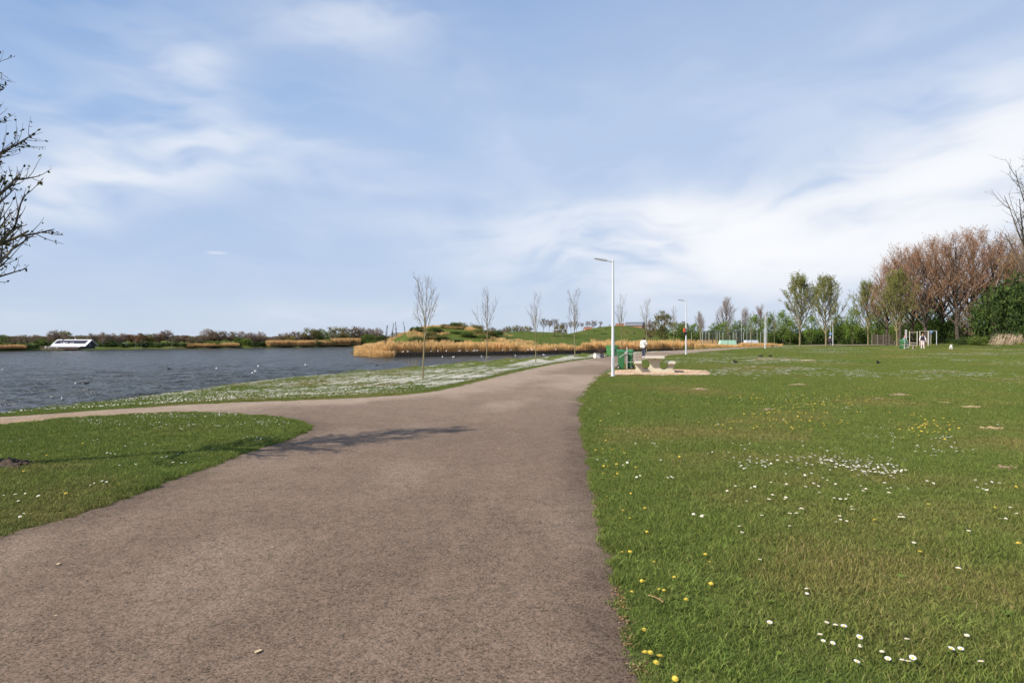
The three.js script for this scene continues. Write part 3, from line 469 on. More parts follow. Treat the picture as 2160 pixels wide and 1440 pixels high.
// tall poplars with russet buds behind the lawn
{
  const mk = (s, cols) => growTree(s, { h: 17, r: 0.3, first: 0.2, limbs: 26, angle: 0.75, reach: (u) => 8.6 * (1 - u) * (0.55 + 0.7 * u) + 2.2, up: 0.7, subs: 6, twigs: 7, twigLen: 1.25, twigUp: 0.9, leaves: 5, leafShare: 0.85, leafSize: 0.082, leafJit: 0.35, leafCols: cols, twigR: 0.012, wob: 0.07 });
  const rust = [[0.41, 0.205, 0.10], [0.35, 0.19, 0.11], [0.43, 0.245, 0.12]], tan = [[0.45, 0.29, 0.14], [0.38, 0.245, 0.13]];
  const kinds = [mk(401, rust), mk(402, rust), mk(403, tan)];
  const spots = [[1872, -128, 566, 0, 'grey-brown'], [1898, -122, 545, 1, 'grey-brown'], [1925, -126, 545, 0, 'russet'], [1956, -118, 537, 1, 'russet'], [1990, -122, 527, 0, 'russet'], [2022, -116, 516, 1, 'russet'], [2052, -121, 512, 0, 'russet'], [2086, -115, 513, 1, 'russet'], [2118, -120, 540, 2, 'tan'], [2150, -112, 525, 2, 'tan'], [2190, -116, 515, 2, 'tan']];
  spots.forEach(([px, z, top, k], i) => { const [x, y, zz] = away(px, z), h = toY(top, z) - y; plantTree(kinds[k], 'poplar_tree', (k === 2 ? 'tall poplar with tan buds, ' : i < 2 ? 'thin grey-brown poplar, ' : 'tall poplar with russet buds, ') + ordinal(i + 1) + ' from the left in the poplar row', [x, y, zz], px * 2.1, [h / 17 * 1.15, h / 17, h / 17 * 1.15], darkBark, k === 2 ? twigTan : twigRust, k === 2 ? 'tan poplars' : i < 2 ? 'thin poplars' : 'russet poplars'); });
  const far = [[1530, -232, 638, 0, 0.8], [1574, -240, 657, 1, 0.7], [1606, -238, 652, 1, 0.7], [1478, -235, 665, 0, 0.7]];
  for (const [px, z, top, k, w] of far) { const [x, y, zz] = away(px, z), h = toY(top, z) - y; plantTree(kinds[k], 'poplar_tree', { 1530: 'round russet tree standing tall behind the fenced court', 1574: 'thin brown tree behind the pale blue platform', 1606: 'thin brown tree behind the third lamp post', 1478: 'small bare brown tree behind the court corner' }[px], [x, y, zz], px, [h / 17 * w * 1.2, h / 17, h / 17 * w * 1.2], darkBark, twigBrown, 'brown trees behind the court'); }
}
// shrubs and small trees under and between them
const GREEN = [[0.140, 0.205, 0.038], [0.108, 0.167, 0.032], [0.173, 0.216, 0.049]], DEEP = [[0.068, 0.116, 0.027], [0.095, 0.142, 0.034], [0.048, 0.082, 0.022]], FRESH = [[0.184, 0.270, 0.049], [0.151, 0.227, 0.043]], OLIVE = [[0.196, 0.179, 0.058], [0.150, 0.161, 0.052], [0.230, 0.184, 0.069]], BROWN = [[0.220, 0.159, 0.104], [0.171, 0.128, 0.086], [0.245, 0.190, 0.122]], MAUVE = [[0.288, 0.213, 0.167], [0.230, 0.173, 0.138]], GOLD = [[0.276, 0.219, 0.069], [0.230, 0.196, 0.069]], RUST = [[0.242, 0.132, 0.063], [0.184, 0.104, 0.058]];
const bushKinds = {};
const bushOf = (key, seed, o) => (bushKinds[key] ??= growBush(seed, o));
{
  const tree = (key, seed, cols, per = 46) => bushOf(key, seed, { clumps: 60, per, rx: 2, ry: 2.1, cy: 2.9, leaf: 0.10, clumpR: 0.3, cols, r: 0.09, branches: 16, floor: 0.6, cone: 0.4 });
  const shrub = (key, seed, cols) => bushOf(key, seed, { clumps: 70, per: 60, rx: 2.2, ry: 1.5, cy: 1.35, leaf: 0.11, clumpR: 0.33, cols, r: 0.06, stems: 6, branches: 10, shell: 0.3 });
  const put = (b, px, z, top, halfW, name, label, group, isTree = true, cat = 'tree', H0 = 5) => { const [x, y, zz] = away(px, z), h = (toY(top, z) - y) * (z < -115 ? 1.2 : 1.08), w = halfW / F * -z * (z < -115 ? 1.2 : 1.05); plantBush(b, name, label, cat, [x, y, zz], px * 1.3, [w / (isTree ? 1.9 : 2.3), h / H0, w / (isTree ? 1.9 : 2.3)], darkBark, group, isTree); };
  // fresh green young trees behind the court and the path
  { const belt = [[1446, -190, 690, 18, 0], [1465, -196, 690, 14, 1], [1511, -184, 686, 17, 0], [1532, -178, 688, 15, 1], [1556, -186, 683, 16, 0], [1594, -180, 676, 20, 1], [1622, -186, 668, 13, 0], [1652, -176, 668, 17, 1], [1668, -186, 674, 16, 0], [1712, -175, 676, 18, 1], [1770, -182, 672, 18, 0], [1800, -172, 663, 18, 1], [1850, -160, 652, 22, 0], [1916, -140, 650, 26, 1], [1955, -135, 640, 26, 0], [1990, -128, 655, 24, 1], [1400, -230, 695, 12, 0], [1425, -200, 687, 16, 1]], rk = ranked(belt, (e) => e[0]); belt.forEach(([px, z, top, hw, k], i) => put(k ? tree('fresh', 31, FRESH) : tree('green', 32, GREEN), px, z, top, hw, 'young_tree', 'small fresh green tree, ' + rk[i] + ' from the left behind the far path', 'fresh green trees behind the far path')); }
  for (const [px, z, top, hw, cols, key, label] of [[1397, -182, 668, 22, OLIVE, 'olive', 'olive brown broad bush tree right of the brick house'], [1372, -195, 684, 12, BROWN, 'brownt', 'small brown bush tree beside the brick house'], [1440, -215, 684, 15, OLIVE, 'olive', 'olive bush tree left of the lamp post with the red box'], [2062, -92, 640, 34, BROWN, 'brownt', 'brown twiggy tree left of the big dark green shrub']]) put(tree(key, 33 + key.length, cols), px, z, top, hw, 'bush_tree', label, null);
  // hedge-like shrubs at the foot of the trees
  { const hedge = [[1610, -196, 702, 20, 0], [1645, -192, 700, 22, 1], [1684, -190, 702, 22, 0], [1720, -186, 698, 24, 1], [1760, -190, 690, 26, 1], [1795, -180, 688, 24, 1], [1830, -176, 690, 24, 0], [1866, -168, 688, 24, 1], [1905, -150, 688, 26, 0], [1940, -146, 684, 28, 1], [1980, -140, 682, 28, 0], [2015, -120, 676, 26, 1], [1570, -200, 703, 20, 1], [1530, -204, 704, 20, 0], [1490, -204, 702, 20, 1], [1455, -205, 702, 20, 0]], rk = ranked(hedge, (e) => e[0]); hedge.forEach(([px, z, top, hw, k], i) => put(k ? shrub('deep', 41, DEEP) : shrub('greens', 42, GREEN), px, z, top, hw, 'shrub', (k ? 'dark' : 'mid') + ' green shrub, ' + rk[i] + ' from the left in the thicket behind the far path', k ? 'dark shrubs of the thicket' : 'green shrubs of the thicket', false, 'shrub', 2.85)); }
  for (const [px, z, top, hw, cols, key, label] of [[2105, -84, 628, 44, DEEP, 'deep2', 'big dark green shrub behind the dry stalks, its left half'], [2165, -80, 600, 62, DEEP, 'deep2', 'big dark green shrub filling the right edge'], [2128, -88, 616, 40, GREEN, 'greens', 'lighter green shrub between the two dark shrubs'], [2035, -84, 712, 22, DEEP, 'deep', 'low dark green bush left of the dry stalks'], [2068, -82, 711, 22, GREEN, 'greens', 'low mid green bush touching the dry stalks']]) put(shrub(key, 43, cols), px, z, top, hw, 'shrub', label, null, false, 'shrub', 2.85);
  // shrubs on the reedy mound across the water
  for (const [px, z, top, hw, cols, key, label] of [[1035, -160, 699, 24, DEEP, 'deep2', 'rounded dark green shrub on the right flank of the reedy mound'], [965, -158, 702, 22, GREEN, 'greens', 'green shrub on top of the reedy mound'], [918, -152, 708, 24, OLIVE, 'olives', 'olive scrub on the left flank of the reedy mound'], [920, -168, 697, 12, GREEN, 'greens', 'small green shrub on the crest of the reedy mound'], [990, -156, 711, 22, OLIVE, 'olives', 'low olive scrub in the middle of the reedy mound'], [880, -148, 716, 18, DEEP, 'deep2', 'low dark scrub at the left foot of the reedy mound'], [950, -150, 716, 26, DEEP, 'deep', 'low dark scrub at the front of the reedy mound']]) put(shrub(key, 44, cols), px, z, top, hw, 'shrub', label, null, false, 'shrub', 2.85);
  { const R = rngOf(808), scrub = []; for (let i = 0; i < 22; i++) scrub.push([868 + 190 * R(), -150 - 18 * R(), R()]); const rk = ranked(scrub, (e) => e[0]);
    scrub.forEach(([px, z, q], i) => { const [x, y] = away(px, z), v = i % 3, s = 0.32 + 0.3 * q; plantBush(shrub(['olives', 'greens', 'deep2'][v], 44, [OLIVE, GREEN, DEEP][v]), 'scrub_bush', ['olive', 'mid green', 'dark green'][v] + ' low scrub bush, ' + rk[i] + ' from the left over the reedy mound', 'shrub', [x, y - 0.05, z], i, [s * 1.5, s * 0.85, s * 1.3], darkBark, 'scrub on the mound', false); }); }
  // clipped round trees on the grassy hills
  const clip = growTree(501, { h: 7, r: 0.1, first: 0.5, limbs: 16, angle: 0.95, reach: (u) => 2.2 * Math.sqrt(Math.max(0.05, 1 - u * u)) * 0.8 + 0.4, up: 0.5, subs: 5, twigs: 5, twigLen: 0.45, leaves: 2, leafShare: 0.6, leafSize: 0.09, leafJit: 0.2, leafCols: BROWN, twigR: 0.02, leader: 0.92 });
  { const clipped = [[1145, -184, 673], [1169, -186, 674], [1191, -184, 681], [1217, -190, 678], [1241, -212, 678], [1253, -206, 677], [1268, -214, 678], [1276, -220, 686], [1286, -226, 684], [1158, -206, 676], [1205, -204, 679], [1228, -216, 681], [1299, -214, 690], [1322, -206, 698], [1338, -202, 700]], rk = ranked(clipped, (e) => e[0]); clipped.forEach(([px, z, top], i) => { const [x, y, zz] = away(px, z), h = toY(top, z) - y; plantTree(clip, 'clipped_tree', 'bare tree with clipped round crown, ' + rk[i] + ' from the left on the grassy hills', [x, y, zz], px, [h / 7 * 1.25, h / 7, h / 7 * 1.25], darkBark, twigBrown, 'clipped round trees on the hills'); }); }
  // narrow bare poplars on the reed point
  const thin = growTree(502, { h: 8, r: 0.09, first: 0.15, limbs: 24, angle: 0.3, reach: (u) => 1.3 * (1 - u) + 0.25, up: 0.5, subs: 3, twigs: 4, twigLen: 0.3, leaves: 0, twigR: 0.018 });
  for (const [px, z, top] of [[812, -121, 682], [826, -158, 679], [836, -164, 676], [854, -160, 676]]) { const [x, y, zz] = away(px, z), h = toY(top, z) - y; plantTree(thin, 'narrow_poplar', { 812: 'narrow bare poplar at the tip of the timber quay', 826: 'narrow bare poplar in the reeds, left of three', 836: 'narrow bare poplar in the reeds, middle of three', 854: 'narrow bare poplar in the reeds, right of three' }[px], [x, y, zz], px, [h / 8, h / 8, h / 8], darkBark, twigDark, px === 812 ? undefined : 'narrow bare poplars in the reeds'); }
  // the wooded far shore of the lake: [column, top row, half width, kind]
  const farCols = { b: ['bare brown tree', BROWN], m: ['bare pinkish brown tree', MAUVE], o: ['olive tree in early leaf', OLIVE], g: ['fresh green tree', GREEN], d: ['dark green bush', DEEP], r: ['russet tree', RUST], y: ['golden olive tree', GOLD] };
  const farTree = (k, v) => bushOf('far' + k + v, 600 + v * 31 + k.charCodeAt(0), { clumps: 52, per: 44, rx: 2.6, ry: 2.3, cy: 3.4, leaf: 0.15, clumpR: 0.3, cols: farCols[k][1], r: 0.13, branches: 22, floor: 0.3, shell: 0.35 });
  const farBush = (v) => bushOf('farbush' + v, 660 + v, { clumps: 40, per: 34, rx: 2.4, ry: 1.4, cy: 1.3, leaf: 0.22, clumpR: 0.34, cols: v ? GREEN : DEEP, r: 0.08, stems: 4, shell: 0.3 });
  const shoreZ = (px) => { const p = farShore.slice(4); for (let i = 0; i + 1 < p.length; i++) { const a = CX + p[i][0] / -p[i][1] * F, b = CX + p[i + 1][0] / -p[i + 1][1] * F; if (px <= a && px >= b) return lerp(p[i][1], p[i + 1][1], (a - px) / (a - b)); } return px > 700 ? -246 : -158; };
  const row = [[-60, 703, 16, 'o'], [-25, 706, 14, 'b'], [4, 705, 12, 'g'], [15, 706, 11, 'm'], [30, 709, 12, 'b'], [55, 706, 9, 'b'], [72, 706, 10, 'm'], [85, 714, 9, 'g'], [98, 708, 10, 'b'], [114, 697, 12, 'm'], [127, 695, 15, 'o'], [139, 706, 10, 'b'], [172, 709, 9, 'b'], [196, 702, 11, 'm'], [218, 701, 9, 'm'], [237, 702, 9, 'm'], [256, 703, 9, 'm'], [208, 712, 12, 'g'], [228, 716, 12, 'g'], [247, 714, 12, 'b'], [275, 704, 13, 'r'], [291, 703, 12, 'r'], [307, 703, 13, 'o'], [322, 703, 12, 'b'], [335, 703, 12, 'r'], [352, 695, 12, 'm'], [370, 709, 12, 'b'], [388, 707, 12, 'r'], [406, 710, 12, 'b'], [424, 706, 12, 'b'], [440, 694, 14, 'm'], [451, 700, 14, 'b'], [462, 697, 13, 'b'], [486, 699, 14, 'b'], [511, 699, 10, 'm'], [531, 700, 10, 'm'], [548, 700, 9, 'm'], [536, 709, 12, 'b'], [556, 709, 12, 'b'], [573, 712, 10, 'b'], [586, 709, 11, 'b'], [599, 701, 10, 'm'], [617, 699, 9, 'm'], [607, 706, 13, 'y'], [634, 698, 9, 'b'], [636, 706, 13, 'b'], [653, 690, 14, 'o'], [668, 692, 11, 'm'], [650, 707, 13, 'b'], [679, 695, 15, 'g'], [708, 687, 15, 'o'], [726, 700, 12, 'o'], [741, 687, 16, 'b'], [757, 696, 12, 'b'], [766, 691, 9, 'm'], [783, 691, 10, 'm'], [797, 692, 9, 'm'], [772, 704, 12, 'g'], [796, 703, 13, 'g'], [815, 706, 12, 'o'], [838, 701, 13, 'y'], [857, 702, 14, 'o'], [880, 693, 16, 'b'], [898, 696, 15, 'o'], [975, 683, 8, 'o'], [993, 681, 12, 'o'], [1003, 689, 12, 'y'], [1040, 690, 10, 'b'], [1058, 692, 9, 'b'], [1067, 688, 6, 'b'], [1080, 686, 9, 'o'], [1092, 685, 7, 'b'], [1110, 687, 13, 'y'], [1345, 694, 10, 'b'], [1180, 684, 12, 'y'], [1305, 696, 9, 'b'], [1385, 693, 12, 'g']];
  const rowRank = []; for (const k of Object.keys(farCols)) for (const inner of [true, false]) { const idx = row.map((e, i) => i).filter((i) => row[i][3] === k && (row[i][0] < 900) === inner), rk = ranked(idx, (i) => row[i][0]); idx.forEach((i, n) => { rowRank[i] = rk[n]; }); }
  row.forEach(([px, top, hw, k], i) => {
    const inner = px < 900, z = inner ? shoreZ(px) - 4.5 - (i * 37 % 7) - (top < 700 ? 4 : 0) : -270 - (i * 37 % 30), [x, y, zz] = away(px, z), h = toY(top, z) - y, w = hw / F * -z;
    plantBush(farTree(k, i % 2), 'far_tree', farCols[k][0] + ', ' + rowRank[i] + (inner ? ' of its kind from the left on the far shore' : ' of its kind from the left beyond the hills'), 'tree', [x, y, zz], i * 1.9, [w / 2.0, h / 5.9, w / 2.0], darkBark, (inner ? 'far shore: ' : 'skyline: ') + farCols[k][0], true);
  });
  const low = [[-40, 720, 16], [-5, 722, 14], [22, 724, 14], [48, 725, 14], [66, 726, 12], [92, 722, 9], [101, 722, 8], [215, 722, 13], [240, 722, 14], [262, 723, 12], [285, 722, 14], [306, 722, 14], [328, 723, 14], [350, 722, 13], [372, 722, 14], [395, 723, 14], [418, 722, 12], [432, 720, 13], [452, 721, 13], [480, 723, 12], [505, 714, 10], [520, 715, 11], [545, 721, 13], [566, 723, 12], [590, 722, 12], [615, 718, 13], [640, 719, 13], [665, 717, 14], [688, 716, 14], [714, 716, 14], [738, 716, 14], [762, 716, 13], [785, 717, 14], [806, 716, 12], [832, 714, 14], [862, 714, 14], [893, 712, 14]];
  const lowRank = ranked(low, (e) => e[0]);
  low.forEach(([px, top, hw], i) => { const z = shoreZ(px) - 2.6 - (i * 13 % 3), [x, y, zz] = away(px, z), h = toY(top, z) - y, w = hw / F * -z, v = [432, 452, 505, 520, 615, 688, 785].includes(px) ? 1 : 0; plantBush(farBush(v), 'far_shrub', (v ? 'green' : 'dark') + ' shrub, ' + lowRank[i] + ' from the left in the far shore hedge', 'shrub', [x, y, zz], i, [w / 2.0, h / 2.7, w / 2.2], darkBark, v ? 'green far shore shrubs' : 'dark far shore shrubs', false); });
}

// ---------------------------------------------------------------- reeds and dry stalks
function reedClump(seed, n, h, spread, w, cols) {
  const R = rngOf(seed), o = { ...blank(), flat: true };
  for (let i = 0; i < n; i++) {
    const a = R() * 6.28, d = spread * Math.sqrt(R()), x = Math.cos(a) * d, z = Math.sin(a) * d, L = h * (0.6 + 0.5 * R()), lx = (R() - 0.35) * 0.3 * L, lz = (R() - 0.5) * 0.25 * L, tw = R() * 3.14, c = cols[Math.floor(R() * cols.length)], k = 0.75 + 0.5 * R(), sx = Math.cos(tw) * w, sz = Math.sin(tw) * w;
    const nrm = V(-0.35 + R() - 0.5, 0.5, 0.6 + R() - 0.5).normalize(), b = o.pos.length / 3;
    for (const [t, ww] of [[0, 0.6], [0.6, 0.55], [0.82, 1.5]]) { const px = x + lx * t * t, pz = z + lz * t * t, py = L * t; o.pos.push(px - sx * ww, py, pz - sz * ww, px + sx * ww, py, pz + sz * ww); for (let q = 0; q < 2; q++) { o.nor.push(nrm.x, nrm.y, nrm.z); o.col.push(c[0] * k, c[1] * k, c[2] * k); } }
    o.pos.push(x + lx, L, z + lz); o.nor.push(nrm.x, nrm.y, nrm.z); o.col.push(c[0] * k, c[1] * k, c[2] * k);
    o.idx.push(b, b + 1, b + 2, b + 1, b + 3, b + 2, b + 2, b + 3, b + 4, b + 3, b + 5, b + 4, b + 4, b + 5, b + 6);
  }
  return geoOf(o);
}
{
  const R = rngOf(77), straw = [[0.72, 0.49, 0.21], [0.66, 0.45, 0.21], [0.76, 0.57, 0.29], [0.56, 0.36, 0.15]], pale = [[0.46, 0.33, 0.18], [0.40, 0.27, 0.14]];
  const clump = reedClump(71, 70, 1.75, 0.6, 0.016, straw), list = [];
  for (let i = 0; i < wallLine.length - 1; i++) {
    const a = wallLine[i], b = wallLine[i + 1], L = Math.hypot(b[0] - a[0], b[1] - a[1]), nx = (b[1] - a[1]) / L, nz = -(b[0] - a[0]) / L;
    for (let k = 0; k < L * 13; k++) { const t = R(), off = 0.7 + 9 * R() * R(), x = lerp(a[0], b[0], t) - nx * -off * (nz < 0 ? 1 : -1), z = lerp(a[1], b[1], t) + nz * off * (nz < 0 ? 1 : -1); if (inside(x, z, lake)) continue; const dens = fbm(x * 0.12 + 5, z * 0.12, 3); if (dens < 0.36 && x > 2 && x < 26) continue; const g = 0.75 + 0.5 * fbm(x * 0.25, z * 0.25, 2), px = CX + x / -z * F, hgt = px < 1090 ? 0.95 : px < 1230 ? 0.55 : 0.95; list.push({ p: [x, Math.max(groundY(x, z), -1.3) - 0.05, z], s: [1, hgt * (0.75 + 0.5 * R()), 1], r: R() * 6.28, c: [g, g * 0.98, g * 0.95] }); }
  }
  instances('reeds', clump, leafMat, list, 'golden dry reeds growing behind the timber quay');
  const pt = [];
  for (let k = 0; k < 5000; k++) { const px = 752 + 75 * R(), z = -112 - 38 * R(), x = (px - CX) / F * -z; if (inside(x, z, lake) && lineDist(x, z, lake, true) > 1.6) continue; if (Math.hypot(x + 40, z + 125) > 30) continue; const g = 0.8 + 0.4 * R(); pt.push({ p: [x, Math.max(groundY(x, z), WATER - 0.2), z], s: [1, (0.35 + 0.45 * R()) * (px < 770 ? 0.75 : 1), 1], r: R() * 6, c: [g, g, g] }); }
  instances('reeds', clump, leafMat, pt.slice(0, 1600), 'golden dry reeds on the low point left of the timber quay');
  const mound = [];
  for (let k = 0; k < 1300; k++) { const x = -17 + (R() + R() - 1) * 24, z = -160 + (R() + R() - 1) * 20, m = fbm(x * 0.2 + 2, z * 0.2, 4); if (inside(x, z, lake) || m < 0.55) continue; const g = 0.8 + 0.4 * R(); mound.push({ p: [x, groundY(x, z), z], s: [1.2, 0.18 + 0.28 * R(), 1.2], r: R() * 6, c: [g, g, g] }); }
  instances('reeds', clump, leafMat, mound, 'dry reeds in patches over the scrubby mound');
  const court = []; for (let k = 0; k < 2600; k++) { const px = 1470 + 225 * R(), z = lerp(-142, -117, (px - 1470) / 225) - 11 * R() * R(), x = (px - CX) / F * -z; if (!inside(x, z, bankSide) || lineDist(x, z, bankEdge) < 2.2 || R() < smooth(1560, 1700, px)) continue; const g = 0.85 + 0.35 * R(); court.push({ p: [x, Math.max(groundY(x, z), -1.1) - 0.05, z], s: [0.9, (0.42 + 0.25 * R()) * lerp(1.25, 0.55, smooth(1490, 1660, px)), 0.9], r: R() * 6, c: [g, g, g] }); }
  instances('reeds', clump, leafMat, court, 'low golden reeds between the far path and the fenced court');
  const far = [];
  for (let k = 0; k < 5200; k++) { const u = R() * 640, px = 790 - u * 1.4; const reedy = (px > 565 && px < 800) || (px > 395 && px < 500) || px < 50; if (!reedy) continue; let z0 = null; const p = farShore.slice(4); for (let i = 0; i + 1 < p.length; i++) { const a = CX + p[i][0] / -p[i][1] * F, b = CX + p[i + 1][0] / -p[i + 1][1] * F; if (px <= a && px >= b) z0 = lerp(p[i][1], p[i + 1][1], (a - px) / (a - b)); } if (z0 === null) continue; const z = z0 - 0.5 - 4 * R(), x = (px - CX) / F * -z, big = px > 700 ? 1.15 : px > 565 ? 0.85 : 0.45, g = 0.75 + 0.35 * R(); far.push({ p: [x, Math.max(groundY(x, z), WATER), z], s: [1.3, big * (0.8 + 0.4 * R()), 1.3], r: R() * 6, c: [g, g * 0.96, g * 0.95] }); }
  instances('reeds', clump, leafMat, far, 'tan reed fringe along the far shore of the lake');
  const stalk = reedClump(72, 26, 1.5, 0.5, 0.016, [[0.5, 0.4, 0.28], [0.42, 0.31, 0.2], [0.6, 0.5, 0.36]]), dry = [];
  for (let k = 0; k < 260; k++) { const px = 2095 + 90 * Math.pow(R(), 0.8), z = -78 - 8 * R(), [x, y] = away(px, z); dry.push({ p: [x, y, z], s: [1, (0.5 + 0.6 * R()) * (px > 2120 ? 1 : 1.1), 1], r: R() * 0.6, rz: -0.3 - 0.5 * R() }); }
  instances('dry_grass', stalk, leafMat, dry, 'pale dry stalks in front of the big dark shrub');
  const water = []; for (let k = 0; k < 26; k++) { const px = 858 + 24 * R(), [x, , z] = groundAt(px, 779 - (px - 858) * 0.1); water.push({ p: [x - 0.4, -1.4, z - 2.5], s: [0.5, 0.62 + 0.3 * R(), 0.5], r: R() * 6 }); }
  instances('reeds', reedClump(73, 4, 1.6, 0.35, 0.008, pale), leafMat, water, 'few thin reed stems standing in water beyond the tallest sapling');
}

// wooded skyline that reads as one mass far behind the separate trees
{
  const R = rngOf(313), crown = growBush(777, { clumps: 30, per: 26, rx: 3, ry: 2.6, cy: 2.9, leaf: 0.3, clumpR: 0.34, cols: [[1, 1, 1], [0.9, 0.9, 0.88]], r: 0.1, shell: 0.3 }), list = [], cols = [...BROWN, ...OLIVE, ...MAUVE, ...GREEN, ...BROWN];
  for (let i = 0; i < 420; i++) { const px = -260 + 2500 * R(), z = -330 - 130 * R(), x = (px - CX) / F * -z, c = cols[Math.floor(R() * cols.length)], top = 703 + 9 * fbm(px * 0.012, 4, 3) - (px > 1400 ? 6 : 0), y = groundY(x, z), h = Math.max(2, toY(top + 4 * R(), z) - y); list.push({ p: [x, y - 0.3, z], s: [1.1 + 0.5 * R(), h / 5.6, 1.1 + 0.5 * R()], r: R() * 6, c: c.map((v) => v * 0.85) }); }
  instances('distant_wood', crown.leaves, leafMat, list, 'brown and green distant woodland along the whole skyline');
}

// ---------------------------------------------------------------- lamp posts
const galv = mat(0.62, 0.64, 0.67, 0.45, { metalness: 0.25 }), whitePaint = mat(0.62, 0.64, 0.68, 0.5), steel = mat(0.55, 0.52, 0.47, 0.5, { metalness: 0.4 }), blackPlastic = mat(0.03, 0.03, 0.032, 0.6);
{
  const proto = (g) => {
    part('pole', [new THREE.LatheGeometry([[0.0, 0], [0.07, 0], [0.07, 1.5], [0.064, 1.56], [0.038, 5.0], [0.0, 5.01]].map((p) => new THREE.Vector2(...p)), 20)], whitePaint, g);
    part('service_door', box(0.09, 0.34, 0.02, 0, 0.62, 0.064, 0, 0, 0, 0.005), galv, g);
    part('ground_collar', [new THREE.CylinderGeometry(0.1, 0.105, 0.05, 20).translate(0, 0.03, 0)], galv, g);
    part('arm', [rod([0, 4.9, 0], [-0.32, 4.95, 0], 0.026, 0.022, 10), box(0.09, 0.09, 0.06, -0.32, 4.965, 0, 0, 0, 0, 0.015)], galv, g);
    const head = part('lamp_head', extrude([[0, 0], [-0.48, 0.085], [-0.50, 0.10], [-0.46, 0.115], [-0.05, 0.07], [0, 0.045]], 0.2, 0.008).translate(-0.30, 4.935, -0.1), galv, g);
    part('lens', box(0.34, 0.008, 0.14, -0.555, 4.968, 0, 0, 0, -0.175), mat(0.8, 0.8, 0.78, 0.2), head);
    return g;
  };
  const spots = [[1293, 793.5, 'nearest white lamp post, beside the gravel strip'], [1447.5, 748, 'second white lamp post along the path, with a red box on it'], [1614.5, 735.6, 'third white lamp post, in front of the fenced court'], [1757.5, 728.6, 'farthest white lamp post, beside the two walkers']];
  let first; spots.forEach(([px, py, label], i) => { const p = groundAt(px, py); if (!i) { first = thing('lamp_post', label, 'lamp post', p, 0.12, 'lamp posts along the path'); proto(first); } else { const c = first.clone(); c.name = numbered('lamp_post'); c.position.set(...p); c.rotation.y = 0.2; tag(c, label, 'lamp post', 'lamp posts along the path'); scene.add(c);
    if (i === 1) { const b = thing('lifebuoy_box', 'red and black lifebuoy box strapped to the second lamp post', 'box', [p[0] - 0.16, p[1] + 2.25, p[2] + 0.05], 0.1); part('case', box(0.2, 0.4, 0.2, 0, 0, 0, 0, 0, 0, 0.03), mat(0.55, 0.10, 0.04, 0.5), b); part('strap', box(0.26, 0.28, 0.12, 0.06, -0.28, 0, 0, 0, 0, 0.02), blackPlastic, b); } } });
}

// ---------------------------------------------------------------- wheelie bins and their steel holders
const binGreen = mat(0.04, 0.17, 0.06, 0.5), lidGreen = mat(0.045, 0.22, 0.10, 0.42), farGreen = mat(0.075, 0.25, 0.075, 0.5);
function binParts(g, bodyM, lidM) {
  const body = blank(), sect = [[0.03, 0.155, 0.17], [0.06, 0.17, 0.185], [0.78, 0.222, 0.245], [0.79, 0.236, 0.258], [0.84, 0.238, 0.26]], n = sect.length;   // height, half width, half depth
  const ring = []; for (const [sx, sz, a0] of [[1, 1, 0], [-1, 1, 1], [-1, -1, 2], [1, -1, 3]]) for (let k = 0; k <= 3; k++) { const a = (a0 + k / 3) * Math.PI / 2; ring.push([sx, sz, Math.cos(a), Math.sin(a)]); }
  for (const [y, w, d] of sect) for (const [sx, sz, c, s] of ring) { body.pos.push(sx * (w - 0.03) + c * 0.03, y, sz * (d - 0.03) + s * 0.03); body.nor.push(c, 0.08, s); body.uv.push(0, 0); }
  const m = ring.length; for (let i = 0; i + 1 < n; i++) for (let k = 0; k < m; k++) { const a = i * m + k, b = i * m + (k + 1) % m; body.idx.push(a, a + m, b, b, a + m, b + m); }
  const bg = geoOf(body); bg.computeVertexNormals();
  part('body', [bg, box(0.30, 0.02, 0.33, 0, 0.035, 0), box(0.05, 0.52, 0.014, -0.09, 0.45, 0.212, 0, 0.08), box(0.05, 0.52, 0.014, 0.09, 0.45, 0.212, 0, 0.08)], bodyM, g);
  const lid = part('lid', [extrude([[-0.275, 0.845], [0.29, 0.845], [0.295, 0.875], [0.24, 0.925], [-0.18, 0.955], [-0.275, 0.91]].map((p) => [p[0], p[1]]), 0.49, 0.008).rotateY(-Math.PI / 2).translate(0.245, 0, 0), box(0.36, 0.016, 0.3, 0, 0.953, -0.03, 0, 0.06, 0, 0.006)], lidM, g);
  part('hinge', rod([-0.2, 0.88, -0.29], [0.2, 0.88, -0.29], 0.017), bodyM, lid);
  part('handle', [rod([-0.17, 0.87, -0.33], [0.17, 0.87, -0.33], 0.015), box(0.03, 0.05, 0.09, -0.17, 0.865, -0.29), box(0.03, 0.05, 0.09, 0.17, 0.865, -0.29)], bodyM, g);
  for (const s of [-1, 1]) { const w = part('wheel', new THREE.CylinderGeometry(0.1, 0.1, 0.05, 18).rotateZ(Math.PI / 2).translate(s * 0.2, 0.1, -0.2), blackPlastic, g); part('hub', new THREE.CylinderGeometry(0.05, 0.05, 0.06, 12).rotateZ(Math.PI / 2).translate(s * 0.2, 0.1, -0.2), steel, w); }
}
function wheelie(label, pos, turn, scale, bm, lm, group) { const o = thing('wheelie_bin', label, 'bin', pos, turn, group); o.scale.setScalar(scale); binParts(o, bm, lm); return o; }
